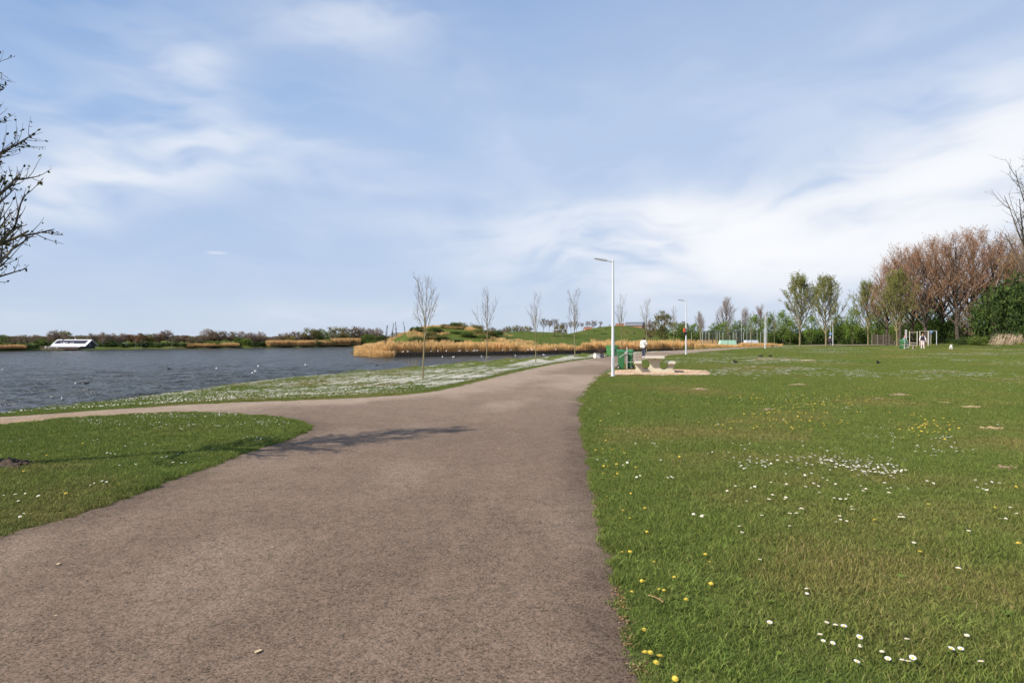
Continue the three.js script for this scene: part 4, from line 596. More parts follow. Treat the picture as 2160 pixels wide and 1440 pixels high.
{
  const p = groundAt(1320, 778.5), s = 1.07;
  wheelie('green wheelie bin nearest the picnic table, left of the pair', [p[0] - 0.24, p[1], p[2] + 0.02], 1.45, s, binGreen, lidGreen, 'green bins by the picnic table').scale.set(s * 0.8, s, s * 0.72);
  wheelie('green wheelie bin nearest the picnic table, right one showing its wheel', [p[0] + 0.22, p[1], p[2] - 0.16], -1.9, s, binGreen, lidGreen, 'green bins by the picnic table').scale.set(s * 0.8, s, s * 0.68);
  const h = thing('bin_holder', 'grey steel post and rails holding the two near bins', 'bin holder', [p[0] + 0.0, p[1], p[2] + 0.36], 0);
  part('post', box(0.06, 1.16, 0.04, 0, 0.58, 0, 0, 0, 0, 0.004), steel, h);
  part('rail', rod([0, 0.80, 0], [0.42, 0.82, 0], 0.016), steel, h); part('rail', rod([0.03, 0.38, 0], [0.42, 0.39, 0], 0.016), steel, h); part('rail', rod([0.42, 0.82, 0], [0.42, 0.39, 0], 0.016), steel, h);
  part('swing_arm', rod([-0.06, 0.86, 0.03], [-0.42, 0.62, 0.10], 0.018), steel, h); part('lock_disc', new THREE.CylinderGeometry(0.075, 0.075, 0.03, 20).rotateX(Math.PI / 2).translate(-0.06, 0.86, 0.04), steel, h);
  const q = groundAt(1290, 751);
  wheelie('bright green wheelie bin behind the lamp post beside the bench, left of its pair', [q[0] - 0.2, q[1], q[2]], 1.3, 0.98, farGreen, farGreen, 'green bins by the bench');
  wheelie('dark green wheelie bin behind the lamp post, right of its pair', [q[0] + 0.3, q[1], q[2] - 0.15], -1.6, 0.98, binGreen, binGreen, 'green bins by the bench');
  const k = thing('bin_holder', 'steel post and rail holding the two bins by the bench', 'bin holder', [q[0] - 0.02, q[1], q[2] + 0.42], 0);
  part('post', box(0.05, 1.1, 0.04, 0, 0.55, 0), steel, k); part('rail', rod([-0.25, 0.68, 0], [0.02, 0.68, 0], 0.014), steel, k); part('rail', rod([0, 0.75, 0], [0.3, 0.76, 0], 0.014), steel, k);
  const r = groundAt(1906, 736);
  wheelie('green bin standing beside the far picnic table', [r[0], r[1], r[2]], -0.3, 1.05, binGreen, farGreen, undefined).scale.set(1.5, 1.1, 1.2);
  const f = thing('bin_holder', 'pale steel hoop frame round the far green bin', 'bin holder', [r[0] - 0.1, r[1], r[2] + 0.5], 0);
  part('hoop', new THREE.TubeGeometry(new THREE.CatmullRomCurve3([V(0, 0, 0), V(0, 1.25, 0), V(0.1, 1.42, -0.05), V(0.5, 1.42, -0.2), V(0.62, 1.36, -0.3)]), 24, 0.022, 8), galv, f); part('rail', rod([-0.35, 0.84, 0], [0.02, 0.84, 0], 0.016), galv, f); part('rail', rod([0, 0.84, 0], [0.42, 0.5, 0], 0.016), galv, f);
}

// ---------------------------------------------------------------- concrete picnic tables
const concreteTex = texture(512, (u, v, x, y) => { const k = 0.78 + 0.28 * fbm(u * 8, v * 8, 5, 8) + 0.16 * (hash2(x, y) - 0.5); return [sr(clamp(0.86 * k)), sr(clamp(0.86 * k)), sr(clamp(0.86 * k))]; }, true);
const concrete = new THREE.MeshStandardMaterial({ color: lin(0.66, 0.60, 0.47), map: concreteTex, roughness: 0.9 }), oldConcrete = new THREE.MeshStandardMaterial({ color: lin(0.42, 0.36, 0.28), map: concreteTex, roughness: 0.9 });
function picnic(label, pos, turn, m, len) {
  const o = thing('picnic_table', label, 'picnic table', pos, turn), half = [[-0.91, 0]];
  half.push([-0.895, 0.11], [-0.865, 0.20], [-0.885, 0.29], [-0.925, 0.40], [-0.62, 0.40]);
  for (let k = 0; k <= 14; k++) { const a = (168 + k * 13.8) * Math.PI / 180; half.push([-0.42 + 0.205 * Math.cos(a), 0.335 + 0.215 * Math.sin(a)]); }
  half.push([-0.235, 0.45], [-0.30, 0.55], [-0.375, 0.645]);
  const outline = [...half, ...half.slice().reverse().map((p) => [-p[0], p[1]])];
  for (const z of [len / 2 - 0.50, -len / 2 + 0.36]) part('support', extrude(outline, 0.1, 0.008).translate(0, 0, z), m, o);
  part('tabletop', box(0.92, 0.085, len, 0, 0.692, 0, 0, 0, 0, 0.018), m, o);
  for (const s of [-1, 1]) part('seat', box(0.36, 0.085, len, s * 0.775, 0.447, 0, 0, 0, 0, 0.018), m, o);
  part('bracket', box(0.09, 0.03, 0.05, 0, 0.632, len / 2 - 0.12), blackPlastic, o);
  return o;
}
{ const p = groundAt(1383, 786.5); picnic('pale concrete picnic table with two benches on the gravel strip', [p[0] + 0.12, p[1] + 0.02, p[2] - 0.75], -0.205, concrete, 1.75);
  const q = groundAt(1922, 736); picnic('weathered grey concrete picnic table beside the seated person', [q[0] + 0.15, q[1], q[2] - 0.5], 0.95, oldConcrete, 1.7);
  const pad = groundAt(1925, 737.2); structure('tan_paving', box(5.2, 0.03, 2.6, pad[0] - 0.3, pad[1] + 0.01, pad[2] - 0.4), new THREE.MeshStandardMaterial({ map: gravelTex, color: lin(0.8, 0.66, 0.45), roughness: 1 }), 'tan slab under the far picnic table'); }

// bench on white concrete feet by the lake
{
  const p = groundAt(1264, 754.6), o = thing('bench', 'bench with dark timber slats on pale concrete feet beside the path', 'bench', [p[0], p[1], p[2] - 0.2], 0.35), w = mat(0.10, 0.062, 0.04, 0.8), c = mat(0.80, 0.76, 0.68, 0.85), g = mat(0.34, 0.29, 0.28, 0.85);
  part('foot', extrude([[-0.2, 0], [0.24, 0], [0.2, 0.36], [-0.17, 0.36]], 0.34, 0.01).translate(-0.22, 0, -0.1), c, o); part('foot', extrude([[-0.2, 0], [0.24, 0], [0.2, 0.36], [-0.17, 0.36]], 0.34, 0.01).translate(0.32, 0, -0.5), g, o);
  for (let k = 0; k < 3; k++) part('seat_slat', box(1.3, 0.05, 0.13, 0.1, 0.41, -0.28 + 0.16 * k, 0.6, 0, 0, 0.008), w, o);
  for (let k = 0; k < 2; k++) part('back_slat', box(0.62, 0.11, 0.05, 0.2, 0.58 + 0.15 * k, 0.06, 0.05, -0.15, 0, 0.008), w, o);
  for (const s of [-1, 1]) part('back_post', rod([0.2 + 0.22 * s, 0.38, -0.02], [0.2 + 0.22 * s, 0.79, 0.1], 0.022), w, o);
}

// ---------------------------------------------------------------- timber quay across the water
{
  const woodDark = mat(0.10, 0.075, 0.055, 0.9), woodPale = mat(0.30, 0.23, 0.16, 0.9), q = thing('timber_quay', 'long low timber quay wall of dark posts across the water', 'quay', [0, 0, 0]);
  const total = []; let run = 0; for (let i = 0; i + 1 < wallLine.length; i++) { const L = Math.hypot(wallLine[i + 1][0] - wallLine[i][0], wallLine[i + 1][1] - wallLine[i][1]); total.push([run, run + L, i]); run += L; }
  const at = (s) => { const t = total.find((k) => s <= k[1]) ?? total[total.length - 1], f = (s - t[0]) / (t[1] - t[0]), a = wallLine[t[2]], b = wallLine[t[2] + 1]; return [lerp(a[0], b[0], f), lerp(a[1], b[1], f)]; };
  const post = new THREE.CylinderGeometry(0.1, 0.1, 1.5, 8), N = 216, step = run / N;
  for (let i = 0; i <= N; i++) { const [x, z] = at(Math.min(run - 1e-3, i * step)); const m = part('post', post, woodDark, q, [x, -1.95, z + 0.16]); m.rotation.y = i; }
  const turn = -Math.atan2(wallLine[1][1] - wallLine[0][1], wallLine[1][0] - wallLine[0][0]);
  for (let i = 0; i + 1 < wallLine.length; i++) { const a = wallLine[i], b = wallLine[i + 1], L = Math.hypot(b[0] - a[0], b[1] - a[1]), r = -Math.atan2(b[1] - a[1], b[0] - a[0]), cx = (a[0] + b[0]) / 2, cz = (a[1] + b[1]) / 2;
    part('cap_beam', box(L + 0.05, 0.13, 0.34, cx, -1.16, cz + 0.08, r), woodDark, q); part('board', box(L, 0.2, 0.06, cx, -1.42, cz - 0.02, r), woodPale, q); part('board', box(L, 0.2, 0.06, cx, -1.66, cz - 0.02, r), woodPale, q); part('board', box(L, 0.5, 0.06, cx, -2.05, cz - 0.02, r), woodDark, q); }
}

// ---------------------------------------------------------------- bodies made from a distance field
function fieldMesh(fn, lo, hi, res) {
  const mc = new MarchingCubes(res, new THREE.MeshStandardMaterial(), false, false, 60000), n = res;
  for (let k = 0; k < n; k++) for (let j = 0; j < n; j++) for (let i = 0; i < n; i++) mc.field[i + j * n + k * n * n] = -fn(lerp(lo[0], hi[0], i / n), lerp(lo[1], hi[1], j / n), lerp(lo[2], hi[2], k / n));
  mc.isolation = 0; mc.update();
  const c = mc.count, p = new Float32Array(c * 3);
  for (let i = 0; i < c; i++) for (let a = 0; a < 3; a++) p[i * 3 + a] = lerp(lo[a], hi[a], (mc.positionArray[i * 3 + a] + 1) / 2);
  let g = new THREE.BufferGeometry(); g.setAttribute('position', new THREE.BufferAttribute(p, 3)); g = mergeVertices(g, 1e-4); g.computeVertexNormals(); return g;
}
function bone(a, b, r0, r1) { const dx = b[0] - a[0], dy = b[1] - a[1], dz = b[2] - a[2], L = dx * dx + dy * dy + dz * dz || 1e-9; return (x, y, z) => { const t = clamp(((x - a[0]) * dx + (y - a[1]) * dy + (z - a[2]) * dz) / L), ex = x - a[0] - t * dx, ey = y - a[1] - t * dy, ez = z - a[2] - t * dz; return Math.sqrt(ex * ex + ey * ey + ez * ez) - lerp(r0, r1, t); }; }
function blend(list, k = 0.04) { return (x, y, z) => { let d = list[0](x, y, z); for (let i = 1; i < list.length; i++) { const e = list[i](x, y, z), h = clamp(0.5 + 0.5 * (e - d) / k); d = lerp(e, d, h) - k * h * (1 - h); } return d; }; }
const skin = mat(0.50, 0.30, 0.21, 0.6);
// pose: joints for a 1.7 m figure facing +z; left is +x
function person(label, pos, turn, o) {
  const g = thing('person', label, 'person', pos, turn), S = (o.height ?? 1.7) / 1.7; g.scale.setScalar(S);
  const J = { pelvis: [0, 0.93, 0], chest: [0, 1.28, 0.01], neck: [0, 1.46, 0], head: [0, 1.585, 0.02], ...o.joints };
  const sh = (s) => J['shoulder' + s] ?? [s * 0.17, 1.40, 0], el = (s) => J['elbow' + s] ?? [s * 0.23, 1.13, -0.02], wr = (s) => J['wrist' + s] ?? [s * 0.25, 0.89, 0.06], hp = (s) => [J.pelvis[0] + s * 0.09, J.pelvis[1] - 0.02, J.pelvis[2]], kn = (s) => J['knee' + s] ?? [s * 0.10, 0.50, 0.02], an = (s) => J['ankle' + s] ?? [s * 0.10, 0.09, -0.01];
  const toe = (s) => { const a = an(s); return [a[0] + s * 0.02, Math.max(0.035, a[1] - 0.055), a[2] + 0.16]; };
  const ls = [1, -1], b = [];
  const legs = ls.flatMap((s) => [bone(hp(s), kn(s), 0.085, 0.055), bone(kn(s), an(s), 0.055, 0.038)]), arms = ls.flatMap((s) => [bone(sh(s), el(s), 0.05, 0.038), bone(el(s), wr(s), 0.038, 0.026)]), torso = [bone(J.pelvis, J.chest, 0.125, 0.135), bone([J.chest[0] - 0.10, J.chest[1] + 0.07, J.chest[2]], [J.chest[0] + 0.10, J.chest[1] + 0.07, J.chest[2]], 0.085, 0.085), bone([J.pelvis[0] - 0.06, J.pelvis[1], J.pelvis[2]], [J.pelvis[0] + 0.06, J.pelvis[1], J.pelvis[2]], 0.115, 0.115)];
  const h = J.head, headF = [bone([h[0], h[1] + 0.045, h[2] - 0.015], [h[0], h[1] - 0.05, h[2] + 0.015], 0.088, 0.066), bone([h[0], h[1] - 0.005, h[2] + 0.09], [h[0], h[1] - 0.03, h[2] + 0.105], 0.012, 0.016), bone([h[0] + 0.082, h[1] + 0.01, h[2] - 0.01], [h[0] + 0.082, h[1] - 0.03, h[2] - 0.005], 0.014, 0.012), bone([h[0] - 0.082, h[1] + 0.01, h[2] - 0.01], [h[0] - 0.082, h[1] - 0.03, h[2] - 0.005], 0.014, 0.012)];
  const hands = ls.flatMap((s) => { const e = el(s), w = wr(s), d = V(w[0] - e[0], w[1] - e[1], w[2] - e[2]).normalize(), side = V(0, 0, 1).addScaledVector(d, -d.z).normalize(), at = (u, v) => { const q = V(...w).addScaledVector(d, u).addScaledVector(side, v); return [q.x, q.y, q.z]; }; return [bone(w, at(0.085, 0), 0.026, 0.034), ...[-0.028, -0.01, 0.009, 0.027].map((v, i) => bone(at(0.08, v), at(0.155 + [0.0, 0.014, 0.018, 0.006][i], v * 1.15), 0.0105, 0.008)), bone(at(0.03, 0.026), at(0.085, 0.062), 0.0125, 0.0095)]; });
  const feet = ls.map((s) => bone(an(s), toe(s), 0.04, 0.03));
  const body = blend([...torso, bone(J.chest, J.neck, 0.07, 0.052), bone(J.neck, J.head, 0.05, 0.05), ...legs, ...arms, ...headF, ...feet], 0.035), handF = blend(hands, 0.008);
  const xr = Math.max(0.42, ...ls.map((s) => Math.abs(wr(s)[0]) + 0.2)), zr = 0.55, lo = [-xr, -0.04, -zr], hi = [xr, 1.78, zr];
  const bodyMesh = part('body', [fieldMesh(body, lo, hi, 56), ...ls.map((s) => { const w = wr(s); return fieldMesh(handF, [w[0] - 0.2, w[1] - 0.2, w[2] - 0.2], [w[0] + 0.2, w[1] + 0.2, w[2] + 0.2], 44); })], o.skin ?? skin, g);
  const grow = (list, k, r) => { const f = blend(list, k); return (x, y, z) => f(x, y, z) - r; };
  const cut = (f, y0, y1) => (x, y, z) => Math.max(f(x, y, z), y0 - y, y - y1);
  const col = (c, rough = 0.85) => mat(...c, rough);
  part('trousers', fieldMesh(cut(grow([...legs, torso[2], bone(J.pelvis, [J.pelvis[0], J.pelvis[1] + 0.08, J.pelvis[2]], 0.115, 0.11)], 0.05, 0.022), 0.07, J.pelvis[1] + 0.1), lo, hi, 52), col(o.trousers), g);
  const topF = grow(o.vest ? torso : [...torso, ...arms, bone(J.chest, J.neck, 0.08, 0.05)], 0.05, 0.028);
  if (o.shirt) part('shirt', fieldMesh(cut(grow([...torso, ...arms, bone(J.chest, J.neck, 0.08, 0.055)], 0.05, 0.017), o.shirtHem ?? 0.8, 1.47), lo, hi, 52), col(o.shirt), g);
  part(o.vest ? 'vest' : 'jacket', fieldMesh(cut(topF, o.hem ?? 0.8, J.neck[1] + 0.02), lo, hi, 52), col(o.top), g);
  part('hair', fieldMesh((x, y, z) => Math.max(bone([h[0], h[1] + 0.045, h[2] - 0.03], [h[0], h[1] - 0.06 - (o.longHair ?? 0), h[2] - 0.045], 0.098, 0.072)(x, y, z), (z - h[2]) - 0.045 - 0.6 * (y - h[1] - 0.06)), [h[0] - 0.16, h[1] - 0.3, h[2] - 0.2], [h[0] + 0.16, h[1] + 0.18, h[2] + 0.15], 36), col(o.hair), g);
  for (const s of ls) part('shoe', fieldMesh(blend([bone([an(s)[0], an(s)[1] - 0.02, an(s)[2] - 0.03], toe(s), 0.052, 0.042), bone([an(s)[0], Math.max(0.03, an(s)[1] - 0.06), an(s)[2] - 0.05], toe(s), 0.04, 0.036)], 0.03), [an(s)[0] - 0.13, Math.max(-0.02, an(s)[1] - 0.14), an(s)[2] - 0.14], [an(s)[0] + 0.13, an(s)[1] + 0.12, an(s)[2] + 0.28], 26), col(o.shoes ?? [0.7, 0.7, 0.7]), g);
  if (o.glasses) part('sunglasses', box(0.14, 0.035, 0.02, h[0], h[1] + 0.005, h[2] + 0.085, 0, 0, 0, 0.006), blackPlastic, g); else if (!o.back) for (const s of ls) part('eye', new THREE.SphereGeometry(0.011, 8, 6).translate(h[0] + s * 0.031, h[1] + 0.005, h[2] + 0.078), mat(0.05, 0.04, 0.035, 0.3), g);
  if (o.cap) part('cap', fieldMesh((x, y, z) => Math.max(blend([bone([h[0], h[1] + 0.05, h[2] - 0.015], [h[0], h[1] + 0.05, h[2]], 0.102, 0.102), bone([h[0], h[1] + 0.055, h[2] + 0.08], [h[0], h[1] + 0.045, h[2] + 0.17], 0.045, 0.03)], 0.02)(x, y, z), h[1] + 0.03 - y), [h[0] - 0.16, h[1] - 0.05, h[2] - 0.18], [h[0] + 0.16, h[1] + 0.2, h[2] + 0.26], 30), col(o.cap), g);
  if (o.bag) { part('bag_strap', new THREE.TubeGeometry(new THREE.CatmullRomCurve3([V(0.13, 1.45, 0.02), V(0.08, 1.38, -0.15), V(-0.06, 1.15, -0.185), V(-0.2, 0.95, -0.14)]), 20, 0.012, 6), mat(0.16, 0.13, 0.08, 0.8), g); part('shoulder_bag', box(0.09, 0.17, 0.22, -0.23, 0.86, -0.04, 0.2, 0, 0.1, 0.03), mat(0.07, 0.05, 0.045, 0.7), g); }
  return g;
}
const stride = (k) => ({ 'knee1': [0.09, 0.52, 0.12 * k], 'ankle1': [0.09, 0.09, 0.16 * k], 'knee-1': [-0.09, 0.5, 0.02 * k], 'ankle-1': [-0.09, 0.13, -0.24 * k], 'elbow1': [0.24, 1.14, -0.09 * k], 'wrist1': [0.25, 0.90, -0.06 * k], 'elbow-1': [-0.24, 1.13, 0.06 * k], 'wrist-1': [-0.24, 0.92, 0.17 * k] });
{
  const p = groundAt(1358, 754.6);
  person('person in a white jacket and dark trousers walking away with a shoulder bag', [p[0], p[1], p[2]], Math.PI - 0.45, { height: 1.62, trousers: [0.045, 0.05, 0.085], top: [0.78, 0.76, 0.68], hair: [0.06, 0.032, 0.025], shoes: [0.75, 0.73, 0.7], hem: 0.74, bag: true, back: true, joints: { ...stride(0.8), head: [0, 1.57, 0.06], 'elbow-1': [-0.25, 1.15, 0.02], 'wrist-1': [-0.13, 1.10, 0.22] } });
  const q = groundAt(1947, 735.2);
  person('standing person in white trousers, dark vest and white sleeves facing the camera', q, -0.5, { height: 1.72, trousers: [0.72, 0.58, 0.58], top: [0.025, 0.02, 0.035], vest: true, shirt: [0.76, 0.72, 0.74], hair: [0.42, 0.25, 0.08], longHair: 0.07, glasses: true, hem: 0.92, joints: { 'elbow1': [0.27, 1.16, 0], 'wrist1': [0.33, 0.93, 0.06], 'elbow-1': [-0.28, 1.15, 0], 'wrist-1': [-0.30, 0.91, 0.05], 'ankle1': [0.13, 0.09, 0.02], 'ankle-1': [-0.11, 0.09, -0.03] } });
  const s = groundAt(1923, 734);
  person('person in a red cap sitting at the far picnic table in a dark vest', [s[0] - 0.1, s[1], s[2] - 1.3], 0.4, { height: 1.72, trousers: [0.10, 0.17, 0.24], top: [0.05, 0.05, 0.075], vest: true, shirt: [0.20, 0.33, 0.37], hair: [0.2, 0.12, 0.08], cap: [0.55, 0.12, 0.14], hem: 0.62, shirtHem: 0.6, joints: { pelvis: [0, 0.72, 0], chest: [0, 1.06, 0.03], neck: [0, 1.24, 0.05], head: [0, 1.36, 0.08], 'shoulder1': [0.18, 1.18, 0.03], 'shoulder-1': [-0.18, 1.18, 0.03], 'elbow1': [0.24, 0.93, 0.1], 'wrist1': [0.12, 0.85, 0.32], 'elbow-1': [-0.25, 0.92, 0.08], 'wrist-1': [-0.2, 0.74, 0.24], 'knee1': [0.11, 0.62, 0.38], 'ankle1': [0.11, 0.10, 0.36], 'knee-1': [-0.11, 0.62, 0.38], 'ankle-1': [-0.12, 0.10, 0.33] } });
  const t = groundAt(1750, 727.4), u = groundAt(1757.2, 727.3);
  person('walker in a long dark plum coat with white hair beside the farthest lamp', t, 2.4, { height: 1.7, trousers: [0.02, 0.02, 0.025], top: [0.055, 0.035, 0.05], hair: [0.75, 0.73, 0.68], shoes: [0.03, 0.03, 0.03], hem: 0.56, back: true, joints: stride(0.7) });
  person('walker in a dark blue coat half hidden by the farthest lamp', [u[0] - 0.1, u[1], u[2] - 0.8], 2.5, { height: 1.74, trousers: [0.02, 0.022, 0.03], top: [0.05, 0.06, 0.10], hair: [0.7, 0.68, 0.62], shoes: [0.03, 0.03, 0.03], hem: 0.7, back: true, joints: stride(-0.7) });
  const v = away(1709, -226), w = away(1704.5, -227);
  person('tiny dark clothed walker on the second path beyond the lawn', v, 1.2, { height: 1.75, trousers: [0.03, 0.03, 0.04], top: [0.04, 0.035, 0.045], hair: [0.7, 0.6, 0.5], joints: stride(0.6), back: true });
  person('child in pink beside the walker on the second path', w, 1.2, { height: 1.05, trousers: [0.12, 0.1, 0.12], top: [0.5, 0.27, 0.27], hair: [0.15, 0.1, 0.07], joints: stride(0.6), back: true });
}
// small white dog on the lawn
{
  const p = groundAt(2007, 737.4), d = thing('dog', 'small fluffy white dog standing on the lawn', 'dog', p, 2.5), fur = mat(0.80, 0.77, 0.70, 0.95);
  const legs = [[0.09, 0.13], [-0.09, 0.13], [0.09, -0.15], [-0.09, -0.15]].flatMap(([x, z]) => z > 0 ? [bone([x, 0.24, z], [x, 0.13, z + 0.01], 0.055, 0.04), bone([x, 0.13, z + 0.01], [x, 0.03, z + 0.02], 0.038, 0.036)] : [bone([x, 0.25, z], [x, 0.17, z + 0.05], 0.07, 0.045), bone([x, 0.17, z + 0.05], [x, 0.11, z - 0.04], 0.042, 0.034), bone([x, 0.11, z - 0.04], [x, 0.03, z - 0.02], 0.034, 0.034)]);
  part('body', fieldMesh(blend([bone([0, 0.28, 0.13], [0, 0.29, -0.15], 0.12, 0.11), bone([0, 0.25, 0.14], [0, 0.25, 0.05], 0.11, 0.1), bone([0, 0.31, 0.17], [0, 0.42, 0.24], 0.08, 0.08), bone([0, 0.45, 0.25], [0, 0.42, 0.31], 0.085, 0.06), bone([0, 0.41, 0.32], [0, 0.39, 0.37], 0.045, 0.032), bone([0.06, 0.49, 0.23], [0.075, 0.42, 0.23], 0.025, 0.03), bone([-0.06, 0.49, 0.23], [-0.075, 0.42, 0.23], 0.025, 0.03), bone([0, 0.34, -0.2], [0, 0.44, -0.25], 0.04, 0.03), bone([0, 0.44, -0.25], [0, 0.49, -0.17], 0.035, 0.04), ...legs], 0.035), [-0.3, -0.03, -0.45], [0.3, 0.62, 0.5], 50), fur, d);
  part('nose', new THREE.SphereGeometry(0.018, 8, 6).translate(0, 0.40, 0.402), blackPlastic, d); for (const s of [-1, 1]) part('eye', new THREE.SphereGeometry(0.012, 8, 6).translate(s * 0.035, 0.455, 0.325), blackPlastic, d);
}
// birds
{
  const bodyF = (k) => blend([bone([0, 0.115, 0.07], [0, 0.12, -0.07], 0.058, 0.048), bone([0, 0.12, -0.08], [0, 0.125, -0.2], 0.03, 0.012), bone([0, 0.13, 0.09], [0, 0.2 + k, 0.125], 0.035, 0.03), bone([0, 0.205 + k, 0.125], [0, 0.205 + k, 0.14], 0.034, 0.028)], 0.03);
  const body = fieldMesh(bodyF(0), [-0.14, 0, -0.26], [0.14, 0.3, 0.26], 40), wing = (s) => fieldMesh((x, y, z) => { const f = bone([s * 0.05, 0.14, 0.05], [s * 0.025, 0.145, -0.19], 0.035, 0.008)(x * 1.0, y, z); return f; }, [-0.14, 0.04, -0.26], [0.14, 0.24, 0.16], 30);
  const wl = wing(1), wr = wing(-1), beak = new THREE.ConeGeometry(0.011, 0.05, 6).rotateX(Math.PI / 2).translate(0, 0.2, 0.188), legG = merge([rod([0.025, 0.075, 0], [0.025, 0.0, 0.005], 0.005), rod([-0.025, 0.075, 0], [-0.025, 0.0, 0.005], 0.005), box(0.03, 0.006, 0.05, 0.025, 0.003, 0.015), box(0.03, 0.006, 0.05, -0.025, 0.003, 0.015)]);
  const bird = (name, label, pos, turn, s, bm, wm, km, group, afloat) => { const o = thing(name, label, 'bird', pos, turn, group); o.scale.setScalar(s); part('body', body, bm, o); part('wing', wl, wm, o); part('wing', wr, wm, o); part('beak', beak, km, o); if (!afloat) part('legs', legG, km, o); return o; };
  const black = mat(0.012, 0.012, 0.015, 0.5), white = mat(0.82, 0.82, 0.80, 0.8), grey = mat(0.42, 0.44, 0.47, 0.8), red = mat(0.4, 0.08, 0.04, 0.6);
  for (const [px, py, t, label] of [[1605, 753.8, 1.2, 'black crow left of two crows on a molehill of the far lawn'], [1625, 753.8, 2.0, 'black crow right of two crows on a molehill of the far lawn'], [1552, 767, -1.2, 'black crow beside a white flower patch on the far lawn'], [1853.5, 768.5, -1.0, 'lone black crow in the middle of the right lawn'], [1574.5, 731.5, 0.4, 'black crow at the reed edge below the pale blue platform']]) bird('crow', label, groundAt(px, py), t, 1.05, black, black, black, 'crows on the lawn');
  const onWater = (px, py) => { const [x, z] = onPlane(px, py, WATER); return [x, WATER - 0.05, z]; };
  for (const [px, py, big] of [[158, 810, 0.85], [132, 842, 0.85], [3, 782, 0.9], [456, 779, 1.1], [544, 774, 1.2], [538, 785, 1.1], [531, 790, 1.2], [646, 772, 1.3], [933, 755, 1.6], [956, 755, 1.6], [1017, 754, 1.6], [1029, 755, 1.6], [1087, 751.5, 1.6], [1148, 750.2, 1.6]]) bird('gull', px === 132 ? 'white gull floating nearest the grassy bank' : px === 158 ? 'white gull floating beside the dark duck' : px > 900 ? 'white gull floating below the timber quay, ' + ordinal([933, 956, 1017, 1029, 1087, 1148].indexOf(px) + 1) + ' from the left' : 'white gull floating on the open lake, ' + ordinal([3, 456, 531, 538, 544, 646].indexOf(px) + 1) + ' from the left', onWater(px, py), px, big, white, grey, red, px > 900 ? 'gulls below the quay' : 'gulls on the open lake', true);
  for (const [px, py, l] of [[181, 811, 'dark duck floating beside a white gull on the lake'], [356, 779, 'dark duck floating alone near the daisy bank'], [795, 772, 'small dark duck floating just off the daisy bank']]) bird('duck', l, onWater(px, py), -1.4, 1.25, mat(0.035, 0.03, 0.022, 0.7), mat(0.03, 0.028, 0.022, 0.7), mat(0.25, 0.2, 0.05, 0.6), undefined, true);
  const perch = [829, 849, 860, 908, 924, 943, 969, 986, 1000, 1007, 1062, 1077, 1116, 1122, 1172];
  for (const px of perch) { let best = null; for (let i = 0; i + 1 < wallLine.length; i++) for (let k = 0; k < 60; k++) { const x = lerp(wallLine[i][0], wallLine[i + 1][0], k / 60), z = lerp(wallLine[i][1], wallLine[i + 1][1], k / 60), e = Math.abs(CX + x / -z * F - px); if (!best || e < best[0]) best = [e, x, z]; } bird('gull', 'white gull perched on the quay beam, ' + ordinal(perch.indexOf(px) + 1) + ' from the left', [best[1], -1.095, best[2] + 0.1], px, 1.55, white, grey, red, 'gulls on the quay', false); }
}

